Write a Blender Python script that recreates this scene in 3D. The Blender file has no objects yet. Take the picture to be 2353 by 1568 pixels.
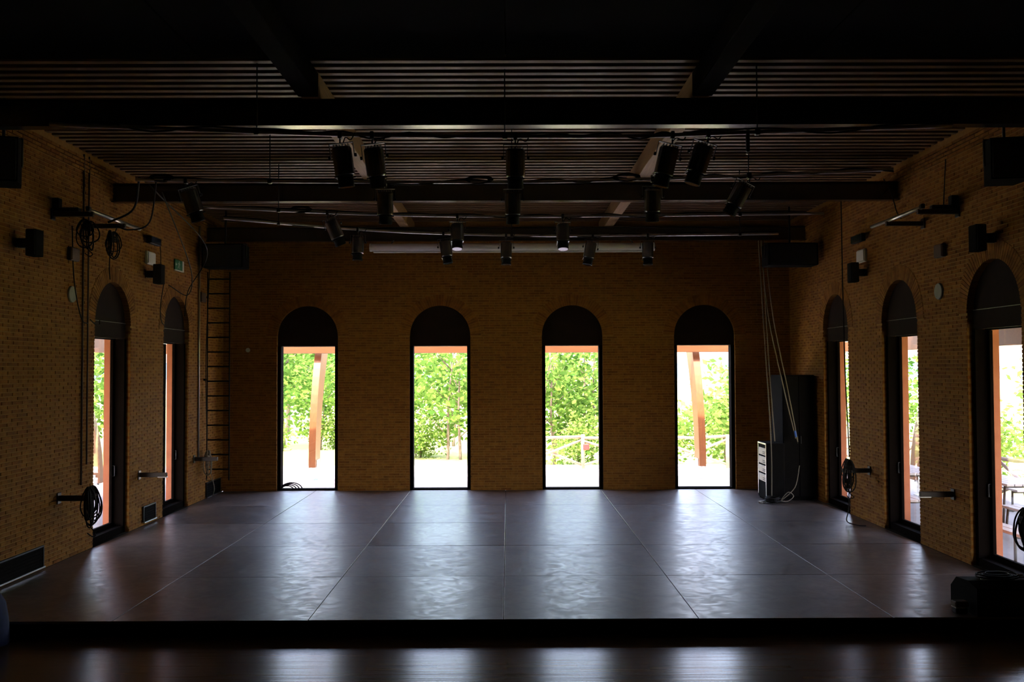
import bpy, math, random
import numpy as np
from mathutils import Vector, Matrix

sc = bpy.context.scene
col = sc.collection
random.seed(7)

# ------------------------------------------------------------------ camera
CAM = Vector((0.017, -21.731, 2.829))
PITCH, YAW, ROLL, FPX = 0.0291, 0.0045, -0.0037, 2144.0
FW = Vector((math.sin(YAW) * math.cos(PITCH), math.cos(YAW) * math.cos(PITCH), math.sin(PITCH)))
RI0 = Vector((math.cos(YAW), -math.sin(YAW), 0))
UP0 = RI0.cross(FW)
RI = RI0 * math.cos(ROLL) + UP0 * math.sin(ROLL)
UP = UP0 * math.cos(ROLL) - RI0 * math.sin(ROLL)
cd = bpy.data.cameras.new('camera')
cd.sensor_width = 36.0
cd.lens = FPX / 2353 * 36.0
cd.clip_end = 2000
cam = bpy.data.objects.new('camera', cd)
col.objects.link(cam)
M = Matrix((RI, UP, -FW)).transposed().to_4x4()
M.translation = CAM
cam.matrix_world = M
sc.camera = cam

# ------------------------------------------------------------------ sky, sun, exposure
SUNV = Vector((-0.15, -0.36, 0.92)).normalized()       # points to the sun
w = bpy.data.worlds.new('sky')
sc.world = w
w.use_nodes = True
nt = w.node_tree
bg = nt.nodes['Background']
sky = nt.nodes.new('ShaderNodeTexSky')
sky.sky_type = 'NISHITA'
sky.sun_disc = False
sky.sun_elevation = math.asin(SUNV.z)
sky.sun_rotation = math.atan2(SUNV.x, SUNV.y)
sky.air_density = 1.0
sky.dust_density = 3.0
tint = nt.nodes.new('ShaderNodeMix'); tint.data_type = 'RGBA'; tint.blend_type = 'MULTIPLY'; tint.inputs[0].default_value = 1.0
tint.inputs[7].default_value = (1.16, 1.0, .97, 1)      # white balance of the whole sky
nt.links.new(sky.outputs[0], tint.inputs[6])
nt.links.new(tint.outputs[2], bg.inputs[0])
bg.inputs[1].default_value = 1.55
sd = bpy.data.lights.new('sun', 'SUN')
sd.energy = 11.0
sd.angle = math.radians(0.6)
sd.color = (1.0, 0.93, 0.80)
so = bpy.data.objects.new('sun', sd)
so.rotation_euler = SUNV.to_track_quat('Z', 'Y').to_euler()
so.location = SUNV * 60
col.objects.link(so)
sc.view_settings.view_transform = 'Standard'
sc.view_settings.look = 'None'
sc.view_settings.gamma = 1.0
sc.view_settings.use_curve_mapping = False
sc.view_settings.exposure = 1.15
sc.cycles.max_bounces = 8
sc.cycles.diffuse_bounces = 4
sc.cycles.glossy_bounces = 3
sc.cycles.adaptive_threshold = 0.02
sc.cycles.transparent_max_bounces = 16

# ------------------------------------------------------------------ helpers
def proj(p):
    d = Vector(p) - CAM
    z = d.dot(FW)
    if z < 0.1:
        return None
    return 1176.5 + FPX * d.dot(RI) / z, 784 - FPX * d.dot(UP) / z, z

def tag(o, label=None, cat=None, group=None, kind=None):
    if label: o['label'] = label
    if cat: o['category'] = cat
    if group: o['group'] = group
    if kind: o['kind'] = kind
    return o

def empty(name, loc=(0, 0, 0), rz=0.0, parent=None):
    o = bpy.data.objects.new(name, None)
    o.location = loc
    o.rotation_euler = (0, 0, rz)
    o.empty_display_size = 0.1
    col.objects.link(o)
    o.parent = parent
    return o

class MB:
    def __init__(s):
        s.v = []; s.f = []; s.sm = []
    def add(s, vs, fs, smooth=False):
        n = len(s.v)
        s.v += [tuple(a) for a in vs]
        s.f += [tuple(i + n for i in f) for f in fs]
        s.sm += [smooth] * len(fs)
        return s
    def box(s, a, b):
        x0, y0, z0 = a; x1, y1, z1 = b
        if x0 > x1: x0, x1 = x1, x0
        if y0 > y1: y0, y1 = y1, y0
        if z0 > z1: z0, z1 = z1, z0
        return s.add([(x0,y0,z0),(x1,y0,z0),(x1,y1,z0),(x0,y1,z0),(x0,y0,z1),(x1,y0,z1),(x1,y1,z1),(x0,y1,z1)],
                     [(0,3,2,1),(4,5,6,7),(0,1,5,4),(1,2,6,5),(2,3,7,6),(3,0,4,7)])
    def bbox(s, a, b, e=0.01):
        """box with chamfered edges"""
        x0, y0, z0 = [min(p, q) for p, q in zip(a, b)]; x1, y1, z1 = [max(p, q) for p, q in zip(a, b)]
        e = min(e, (x1-x0)*.45, (y1-y0)*.45, (z1-z0)*.45)
        vs = []; idx = {}
        for ix, X in enumerate((x0, x1)):
            for iy, Y in enumerate((y0, y1)):
                for iz, Z in enumerate((z0, z1)):
                    sx, sy, sz = (1 if ix == 0 else -1), (1 if iy == 0 else -1), (1 if iz == 0 else -1)
                    for ax in range(3):
                        p = [X + sx*e, Y + sy*e, Z + sz*e]
                        p[ax] = (X, Y, Z)[ax]
                        idx[(ix,iy,iz,ax)] = len(vs); vs.append(p)
        fs = []
        I = lambda *k: idx[k]
        for k in (0, 1):
            q = [I(k,0,0,0), I(k,1,0,0), I(k,1,1,0), I(k,0,1,0)]; fs.append(q if k else q[::-1])
            q = [I(0,k,0,1), I(0,k,1,1), I(1,k,1,1), I(1,k,0,1)]; fs.append(q if k else q[::-1])
            q = [I(0,0,k,2), I(1,0,k,2), I(1,1,k,2), I(0,1,k,2)]; fs.append(q if k else q[::-1])
        for a_ in (0, 1):
            for b_ in (0, 1):
                fl = (a_ == b_)
                q = [I(0,a_,b_,1), I(1,a_,b_,1), I(1,a_,b_,2), I(0,a_,b_,2)]; fs.append(q if fl else q[::-1])
                q = [I(a_,0,b_,2), I(a_,1,b_,2), I(a_,1,b_,0), I(a_,0,b_,0)]; fs.append(q if fl else q[::-1])
                q = [I(a_,b_,0,0), I(a_,b_,1,0), I(a_,b_,1,1), I(a_,b_,0,1)]; fs.append(q if fl else q[::-1])
        for ix in (0, 1):
            for iy in (0, 1):
                for iz in (0, 1):
                    q = [I(ix,iy,iz,0), I(ix,iy,iz,1), I(ix,iy,iz,2)]
                    fs.append(q if (ix+iy+iz) % 2 == 1 else q[::-1])
        return s.add(vs, fs)
    def tube(s, pts, r, seg=8, cap=True, smooth=True):
        pts = [Vector(p) for p in pts]
        rs = r if isinstance(r, (list, tuple)) else [r] * len(pts)
        n = len(s.v)
        t0 = (pts[1] - pts[0]).normalized()
        a = Vector((0, 0, 1)) if abs(t0.z) < .9 else Vector((1, 0, 0))
        u = t0.cross(a).normalized()
        for i, p in enumerate(pts):
            t = (pts[min(i+1, len(pts)-1)] - pts[max(i-1, 0)])
            if t.length < 1e-9: t = t0
            t = t.normalized()
            u = (u - t * u.dot(t)).normalized()
            v = t.cross(u)
            for k in range(seg):
                an = 2 * math.pi * k / seg
                s.v.append(tuple(p + (u * math.cos(an) + v * math.sin(an)) * rs[i]))
        for i in range(len(pts) - 1):
            for k in range(seg):
                k2 = (k + 1) % seg
                s.f.append((n+i*seg+k, n+i*seg+k2, n+(i+1)*seg+k2, n+(i+1)*seg+k)); s.sm.append(smooth)
        if cap:
            s.f.append(tuple(n + k for k in range(seg))[::-1]); s.sm.append(False)
            s.f.append(tuple(n + (len(pts)-1)*seg + k for k in range(seg))); s.sm.append(False)
        return s
    def prism(s, poly, fn, d0, d1):
        """poly: list of 2D points; fn(a,b,d)->xyz; extruded d0..d1"""
        n = len(poly)
        vs = [fn(a, b, d0) for a, b in poly] + [fn(a, b, d1) for a, b in poly]
        fs = [tuple(range(n))[::-1], tuple(range(n, 2*n))] + [(i, (i+1) % n, n+(i+1) % n, n+i) for i in range(n)]
        return s.add(vs, fs)
    def build(s, name, mat, parent=None, loc=None, rot=None):
        me = bpy.data.meshes.new(name)
        me.from_pydata(s.v, [], s.f)
        me.polygons.foreach_set('use_smooth', s.sm)
        me.update()
        if mat: me.materials.append(mat)
        return link(name, me, parent, loc, rot)

def link(name, me, parent=None, loc=None, rot=None):
    o = bpy.data.objects.new(name, me)
    if loc is not None: o.location = loc
    if rot is not None: o.rotation_euler = rot
    col.objects.link(o)
    o.parent = parent
    return o

def smooth_path(pts, n=8):
    """Catmull-Rom through pts"""
    P = [Vector(p) for p in pts]
    P = [P[0]*2-P[1]] + P + [P[-1]*2-P[-2]]
    out = []
    for i in range(1, len(P)-2):
        for k in range(n):
            t = k / n
            a, b, c, d = P[i-1], P[i], P[i+1], P[i+2]
            out.append(0.5*((2*b) + (c-a)*t + (2*a-5*b+4*c-d)*t*t + (3*b-a-3*c+d)*t**3))
    out.append(P[-2])
    return out

# ------------------------------------------------------------------ materials
def mat(name, base=(.5, .5, .5), rough=.6, metal=0.0, spec=.5, noise=None, nscale=8.0, bump=0.0, bscale=60.0, stretch=None):
    m = bpy.data.materials.new(name)
    m.use_nodes = True
    t = m.node_tree
    b = t.nodes['Principled BSDF']
    b.inputs['Base Color'].default_value = (*base, 1)
    b.inputs['Roughness'].default_value = rough
    b.inputs['Metallic'].default_value = metal
    b.inputs['Specular IOR Level'].default_value = spec
    if noise or bump:
        tc = t.nodes.new('ShaderNodeTexCoord')
        src = tc.outputs['Object']
        if stretch:
            mp = t.nodes.new('ShaderNodeMapping')
            mp.inputs['Scale'].default_value = stretch
            t.links.new(src, mp.inputs[0]); src = mp.outputs[0]
    if noise:
        n = t.nodes.new('ShaderNodeTexNoise'); n.inputs['Scale'].default_value = nscale; n.inputs['Detail'].default_value = 5
        t.links.new(src, n.inputs['Vector'])
        r = t.nodes.new('ShaderNodeValToRGB')
        r.color_ramp.elements[0].position = .3; r.color_ramp.elements[1].position = .7
        r.color_ramp.elements[0].color = (*base, 1); r.color_ramp.elements[1].color = (*noise, 1)
        t.links.new(n.outputs[0], r.inputs[0]); t.links.new(r.outputs[0], b.inputs['Base Color'])
    if bump:
        n2 = t.nodes.new('ShaderNodeTexNoise'); n2.inputs['Scale'].default_value = bscale; n2.inputs['Detail'].default_value = 4
        t.links.new(src, n2.inputs['Vector'])
        bp = t.nodes.new('ShaderNodeBump'); bp.inputs['Strength'].default_value = bump; bp.inputs['Distance'].default_value = .01
        t.links.new(n2.outputs[0], bp.inputs['Height']); t.links.new(bp.outputs[0], b.inputs['Normal'])
    return m

def brick_mat(name, cols):
    m = bpy.data.materials.new(name); m.use_nodes = True
    t = m.node_tree; b = t.nodes['Principled BSDF']
    b.inputs['Roughness'].default_value = .85; b.inputs['Specular IOR Level'].default_value = .25
    g = t.nodes.new('ShaderNodeNewGeometry'); oi = t.nodes.new('ShaderNodeObjectInfo')
    ad = t.nodes.new('ShaderNodeMath'); ad.operation = 'ADD'
    t.links.new(g.outputs['Random Per Island'], ad.inputs[0]); t.links.new(oi.outputs['Random'], ad.inputs[1])
    fr = t.nodes.new('ShaderNodeMath'); fr.operation = 'FRACT'; t.links.new(ad.outputs[0], fr.inputs[0])
    r = t.nodes.new('ShaderNodeValToRGB'); r.color_ramp.interpolation = 'CONSTANT'
    e = r.color_ramp.elements
    while len(e) < len(cols): e.new(.5)
    for i, c in enumerate(cols):
        e[i].position = i / len(cols); e[i].color = (*c, 1)
    t.links.new(fr.outputs[0], r.inputs[0])
    n = t.nodes.new('ShaderNodeTexNoise'); n.inputs['Scale'].default_value = 9; n.inputs['Detail'].default_value = 6
    t.links.new(g.outputs['Position'], n.inputs['Vector'])
    mx = t.nodes.new('ShaderNodeMix'); mx.data_type = 'RGBA'; mx.blend_type = 'MULTIPLY'
    r2 = t.nodes.new('ShaderNodeValToRGB'); r2.color_ramp.elements[0].color = (.55, .5, .45, 1); r2.color_ramp.elements[1].color = (1.15, 1.1, 1.05, 1)
    r2.color_ramp.elements[0].position = .3; r2.color_ramp.elements[1].position = .65
    t.links.new(n.outputs[0], r2.inputs[0])
    mx.inputs[0].default_value = .8
    t.links.new(r.outputs[0], mx.inputs[6]); t.links.new(r2.outputs[0], mx.inputs[7]); t.links.new(mx.outputs[2], b.inputs['Base Color'])
    n2 = t.nodes.new('ShaderNodeTexNoise'); n2.inputs['Scale'].default_value = 70; n2.inputs['Detail'].default_value = 3
    t.links.new(g.outputs['Position'], n2.inputs['Vector'])
    bp = t.nodes.new('ShaderNodeBump'); bp.inputs['Strength'].default_value = .5; bp.inputs['Distance'].default_value = .006
    t.links.new(n2.outputs[0], bp.inputs['Height']); t.links.new(bp.outputs[0], b.inputs['Normal'])
    return m

BRICK = brick_mat('yellow_brick', [(0.27, 0.112, 0.013), (0.3, 0.13, 0.016), (0.24, 0.092, 0.01), (0.275, 0.12, 0.014), (0.31, 0.138, 0.018), (0.215, 0.078, 0.008), (0.265, 0.11, 0.013), (0.29, 0.122, 0.014), (0.255, 0.112, 0.014), (0.225, 0.089, 0.01)])
MORTAR = mat('mortar', (.29, .138, .028), .95, noise=(.36, .18, .04), nscale=20)
TERRA = mat('terracotta_plaster', (.42, .125, .050), .8, noise=(.48, .155, .066), nscale=6, bump=.2)
FRAME = mat('dark_window_frame', (.0045, .0028, .002), .9, spec=.02, noise=(.006, .004, .003), nscale=12)
LUNET = mat('dark_lunette_board', (.016, .008, .006), .85, spec=.1, noise=(.022, .011, .008), nscale=5)
STEEL = mat('dark_gloss_beam_paint', (.030, .025, .021), .24, spec=1.0, noise=(.022, .018, .016), nscale=3)
RAIL = mat('grey_top_rail', (.30, .29, .27), .5, noise=(.26, .25, .23), nscale=8)
JOIST = mat('joist_wood', (.22, .125, .058), .5, spec=.35, noise=(.15, .085, .038), nscale=6, stretch=(.4, 6, 6))
DECK = mat('ceiling_deck', (.022, .013, .009), .9, spec=.1, noise=(.03, .018, .012), nscale=4)
TIMBER = mat('purlin_timber', (.38, .22, .085), .6, noise=(.28, .155, .058), nscale=5, stretch=(8, .5, 8))
GLULAM = mat('glulam_wood', (.20, .08, .021), .5, noise=(.15, .056, .014), nscale=5, stretch=(6, 6, .6))
FASCIA = mat('fascia_wood', (.17, .07, .022), .55, noise=(.13, .052, .016), nscale=5, stretch=(.5, 6, 6))
BLACK = mat('black_paint', (.009, .0085, .008), .65, spec=.2, bump=.15)
FELT = mat('matt_black', (.0075, .0065, .006), .95, spec=.05, noise=(.010, .009, .008), nscale=9)
BLACKM = mat('black_satin_metal', (.035, .036, .038), .32, metal=.6, noise=(.025, .025, .028), nscale=10)
SPOT = mat('spotlight_housing', (.24, .24, .25), .26, metal=.85, noise=(.17, .17, .18), nscale=14)
PIPE = mat('galvanised_pipe', (.62, .60, .57), .28, metal=.85, noise=(.5, .48, .46), nscale=10)
CABLE = mat('black_cable', (.012, .011, .010), .7, spec=.2, noise=(.02, .018, .016), nscale=30)
ROPE = mat('pale_rope', (.30, .25, .17), .9, noise=(.22, .18, .12), nscale=60)
WHITE = mat('white_plastic', (.62, .60, .55), .5, noise=(.56, .54, .49), nscale=10)
SCREENM = mat('white_screen_case', (.72, .70, .69), .45, noise=(.66, .64, .63), nscale=4)
GREEN = mat('green_sign', (.012, .16, .07), .5, noise=(.01, .13, .06), nscale=12)
DARKW = mat('dark_wood_arm', (.04, .028, .02), .6, noise=(.055, .038, .026), nscale=8, stretch=(.6, 8, 8))
GALV = mat('bright_metal_edge', (.55, .56, .58), .3, metal=.9, noise=(.48, .49, .5), nscale=20)
BROWNBOX = mat('brown_box', (.10, .055, .035), .7, noise=(.08, .045, .03), nscale=8)
PALEDISC = mat('grey_green_disc', (.30, .31, .26), .6, noise=(.26, .27, .22), nscale=8)
BLUEC = mat('dark_blue_cloth', (.018, .030, .085), .9, noise=(.012, .02, .06), nscale=14)
BLUETAPE = mat('blue_tape', (.03, .12, .45), .6, noise=(.03, .1, .4), nscale=20)
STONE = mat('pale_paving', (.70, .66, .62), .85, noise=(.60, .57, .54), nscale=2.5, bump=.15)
SHADE_STONE = mat('shade_darkened_paving', (.27, .255, .25), .85, noise=(.22, .21, .205), nscale=2.5, bump=.15)  # darker copy of the paving: shade put in the colour, less bounce indoors
LAWN = mat('dry_grass', (.22, .27, .075), .95, noise=(.32, .33, .11), nscale=.8, bump=.5)
LAWN2 = mat('green_grass', (.09, .17, .03), .95, noise=(.16, .24, .05), nscale=1.2, bump=.5)
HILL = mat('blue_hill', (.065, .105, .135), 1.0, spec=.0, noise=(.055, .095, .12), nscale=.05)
BARK = mat('bark', (.13, .10, .07), .9, noise=(.20, .16, .12), nscale=10, bump=.4)
LOG = mat('weathered_log', (.20, .15, .105), .9, noise=(.28, .22, .16), nscale=9, bump=.3)
PLANKW = mat('grey_table_wood', (.50, .46, .43), .7, noise=(.42, .38, .34), nscale=5, stretch=(6, .6, 6))
ROOFM = mat('roof_tiles', (.30, .13, .07), .85, noise=(.38, .18, .10), nscale=5)
SOFFIT = mat('porch_soffit', (.36, .24, .14), .7, noise=(.30, .19, .10), nscale=4)
REDM = mat('red_cloth', (.60, .04, .03), .8, noise=(.5, .03, .03), nscale=10)
PLASTER = mat('dim_plaster', (.05, .032, .02), .9, noise=(.04, .025, .015), nscale=3)

def glass_mat():
    m = bpy.data.materials.new('window_glass'); m.use_nodes = True
    t = m.node_tree; t.nodes.clear()
    out = t.nodes.new('ShaderNodeOutputMaterial'); mix = t.nodes.new('ShaderNodeMixShader')
    tr = t.nodes.new('ShaderNodeBsdfTransparent'); gl = t.nodes.new('ShaderNodeBsdfGlossy'); fr = t.nodes.new('ShaderNodeFresnel')
    tr.inputs[0].default_value = (.95, .94, .93, 1); gl.inputs['Roughness'].default_value = .01; gm = t.nodes.new('ShaderNodeNewGeometry'); mr = t.nodes.new('ShaderNodeMapRange')
    mr.inputs['To Min'].default_value = 1.5; mr.inputs['To Max'].default_value = 1/1.5
    t.links.new(gm.outputs['Backfacing'], mr.inputs['Value']); t.links.new(mr.outputs[0], fr.inputs[0])
    t.links.new(fr.outputs[0], mix.inputs[0]); t.links.new(tr.outputs[0], mix.inputs[1]); t.links.new(gl.outputs[0], mix.inputs[2])
    t.links.new(mix.outputs[0], out.inputs[0])
    return m
GLASS = glass_mat()

def leaf_mat(name, c1, c2):
    m = bpy.data.materials.new(name); m.use_nodes = True
    t = m.node_tree; t.nodes.clear()
    out = t.nodes.new('ShaderNodeOutputMaterial'); mix = t.nodes.new('ShaderNodeMixShader'); mix.inputs[0].default_value = .5
    df = t.nodes.new('ShaderNodeBsdfDiffuse'); tl = t.nodes.new('ShaderNodeBsdfTranslucent')
    g = t.nodes.new('ShaderNodeNewGeometry'); r = t.nodes.new('ShaderNodeValToRGB')
    r.color_ramp.elements[0].color = (*c1, 1); r.color_ramp.elements[1].color = (*c2, 1)
    t.links.new(g.outputs['Random Per Island'], r.inputs[0])
    t.links.new(r.outputs[0], df.inputs[0]); t.links.new(r.outputs[0], tl.inputs[0])
    t.links.new(df.outputs[0], mix.inputs[1]); t.links.new(tl.outputs[0], mix.inputs[2]); t.links.new(mix.outputs[0], out.inputs[0])
    return m
LEAF = [leaf_mat('leaf_green', (.045, .12, .02), (.19, .31, .06)), leaf_mat('leaf_yellow_green', (.08, .18, .028), (.27, .38, .09)),
        leaf_mat('leaf_deep_green', (.06, .15, .03), (.17, .29, .06))]

def stage_mat():
    m = bpy.data.materials.new('scuffed_stage_panel'); m.use_nodes = True
    t = m.node_tree; b = t.nodes['Principled BSDF']
    tc = t.nodes.new('ShaderNodeTexCoord'); oi = t.nodes.new('ShaderNodeObjectInfo')
    g = t.nodes.new('ShaderNodeNewGeometry')
    n1 = t.nodes.new('ShaderNodeTexNoise'); n1.inputs['Scale'].default_value = 2.2; n1.inputs['Detail'].default_value = 8; n1.inputs['Distortion'].default_value = 1.6
    t.links.new(g.outputs['Position'], n1.inputs['Vector'])
    r = t.nodes.new('ShaderNodeValToRGB')
    r.color_ramp.elements[0].position = .35; r.color_ramp.elements[0].color = (.042, .027, .019, 1)
    r.color_ramp.elements[1].position = .70; r.color_ramp.elements[1].color = (.115, .080, .062, 1)
    t.links.new(n1.outputs[0], r.inputs[0])
    hs = t.nodes.new('ShaderNodeMapRange'); hs.inputs['To Min'].default_value = .75; hs.inputs['To Max'].default_value = 1.25
    t.links.new(oi.outputs['Random'], hs.inputs['Value'])
    mx = t.nodes.new('ShaderNodeVectorMath'); mx.operation = 'SCALE'
    t.links.new(r.outputs[0], mx.inputs[0]); t.links.new(hs.outputs[0], mx.inputs['Scale']); t.links.new(mx.outputs[0], b.inputs['Base Color'])
    n2 = t.nodes.new('ShaderNodeTexNoise'); n2.inputs['Scale'].default_value = 3.5; n2.inputs['Detail'].default_value = 7; n2.inputs['Distortion'].default_value = 2.2
    t.links.new(g.outputs['Position'], n2.inputs['Vector'])
    rr = t.nodes.new('ShaderNodeMapRange'); rr.inputs['From Min'].default_value = .3; rr.inputs['From Max'].default_value = .7
    rr.inputs['To Min'].default_value = .28; rr.inputs['To Max'].default_value = .42
    t.links.new(n2.outputs[0], rr.inputs['Value'])
    ad = t.nodes.new('ShaderNodeMath'); ad.operation = 'MULTIPLY_ADD'; ad.inputs[1].default_value = .05
    t.links.new(oi.outputs['Random'], ad.inputs[0]); t.links.new(rr.outputs[0], ad.inputs[2]); t.links.new(ad.outputs[0], b.inputs['Roughness'])
    mp = t.nodes.new('ShaderNodeMapping'); mp.inputs['Scale'].default_value = (1.2, 4, 1)
    t.links.new(g.outputs['Position'], mp.inputs[0])
    n3 = t.nodes.new('ShaderNodeTexNoise'); n3.inputs['Scale'].default_value = 5; n3.inputs['Detail'].default_value = 3; n3.inputs['Distortion'].default_value = 1.2
    t.links.new(mp.outputs[0], n3.inputs['Vector'])
    bp = t.nodes.new('ShaderNodeBump'); bp.inputs['Strength'].default_value = .3; bp.inputs['Distance'].default_value = .003
    t.links.new(n3.outputs[0], bp.inputs['Height']); t.links.new(bp.outputs[0], b.inputs['Normal'])
    b.inputs['Specular IOR Level'].default_value = 1.0
    b.inputs['IOR'].default_value = 1.9
    return m
STAGE = stage_mat()

def lowfloor_mat():
    m = bpy.data.materials.new('varnished_floor_boards'); m.use_nodes = True
    t = m.node_tree; b = t.nodes['Principled BSDF']
    g = t.nodes.new('ShaderNodeNewGeometry')
    br = t.nodes.new('ShaderNodeTexBrick')
    br.inputs['Color1'].default_value = (.115, .060, .026, 1); br.inputs['Color2'].default_value = (.085, .043, .018, 1)
    br.inputs['Mortar'].default_value = (.03, .016, .008, 1)
    br.inputs['Scale'].default_value = 1; br.inputs['Mortar Size'].default_value = .003
    br.inputs['Brick Width'].default_value = 1.4; br.inputs['Row Height'].default_value = .085
    t.links.new(g.outputs['Position'], br.inputs['Vector']); t.links.new(br.outputs['Color'], b.inputs['Base Color'])
    mp = t.nodes.new('ShaderNodeMapping'); mp.inputs['Scale'].default_value = (.6, 11, 1)
    t.links.new(g.outputs['Position'], mp.inputs[0])
    n = t.nodes.new('ShaderNodeTexNoise'); n.inputs['Scale'].default_value = 1; n.inputs['Detail'].default_value = 3
    t.links.new(mp.outputs[0], n.inputs['Vector'])
    bp = t.nodes.new('ShaderNodeBump'); bp.inputs['Strength'].default_value = .25; bp.inputs['Distance'].default_value = .01
    t.links.new(n.outputs[0], bp.inputs['Height']); t.links.new(bp.outputs[0], b.inputs['Normal'])
    b.inputs['Roughness'].default_value = .22; b.inputs['Specular IOR Level'].default_value = .16
    return m
LOWFLOOR = lowfloor_mat()

# ------------------------------------------------------------------ dimensions
W = 6.6                 # half width of the hall
YS = -11.14             # front edge of the stage
ZL = -0.175             # auditorium floor
YR = -25.0              # rear wall
HW = 6.20               # top of the brick walls
OPW = 1.42              # arched opening
HA = 4.30               # arch crown
SPR = HA - OPW / 2      # springing
TH = 0.46               # wall thickness
GT = 3.36               # top of the glass
COURSE = 0.0575
BL = 0.26               # brick + joint
WIN_X = [-4.648, -1.564, 1.52, 4.604]
RIGHT_Y = [-3.0, -6.05, -9.1]
LEFT_Y = [-3.05, -6.05]

# ------------------------------------------------------------------ floors
RAKE = .034             # the auditorium floor rises away from the stage
f = MB().prism([(YS+.02, ZL-.4), (YS+.02, ZL), (YR, ZL+RAKE*(YS-YR)), (YR, ZL-.4)], lambda a, z, d: (d, a, z), -W-.4, W+.4).build('floor', LOWFLOOR)
tag(f, 'dark varnished board floor below the stage front', kind='structure')
stage = MB().box((-W-.2, YS+.03, ZL-.2), (W+.2, .2, -.03)).build('stage_floor', BLACK)
tag(stage, 'low stage of large scuffed dark panels in front of the arched windows', kind='structure')
xs = [-W] + [-.0426 + 2.2014*k for k in (-2, -1, 0, 1, 2)] + [W]
ys = [.12, -2.34, -4.541, -6.743, -8.944, YS]
random.seed(3)
for i in range(6):
    for j in range(5):
        dz = random.uniform(-.0015, .0015)
        x0, x1, y1, y0 = xs[i], xs[i+1], ys[j], ys[j+1]
        g_ = .005
        p = MB().bbox((x0-(x0+x1)/2+g_, y0-(y0+y1)/2+g_, -.03), (x1-(x0+x1)/2-g_, y1-(y0+y1)/2-g_, 0), .003).build(
            'floor_panel', STAGE, stage, ((x0+x1)/2, (y0+y1)/2, dz), (random.uniform(-.0006, .0006), random.uniform(-.0006, .0006), 0))
MB().box((-W, YS-.012, ZL), (W, YS+.03, -.035)).build('riser_board', FELT, stage)

# ------------------------------------------------------------------ brick walls
def unit_brick():
    b = MB()
    L, Hh, D = BL - .011, COURSE - .0115, .03
    e = .003
    vs = [(0,-D,0),(L,-D,0),(L,-D,Hh),(0,-D,Hh),(e,0,e),(L-e,0,e),(L-e,0,Hh-e),(e,0,Hh-e)]
    b.add(vs, [(4,5,6,7),(0,1,5,4),(1,2,6,5),(2,3,7,6),(3,0,4,7)])
    return b

def arch_r(z, zc, r):
    d = r*r - (z-zc)**2
    return math.sqrt(d) if d > 0 else 0

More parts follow.
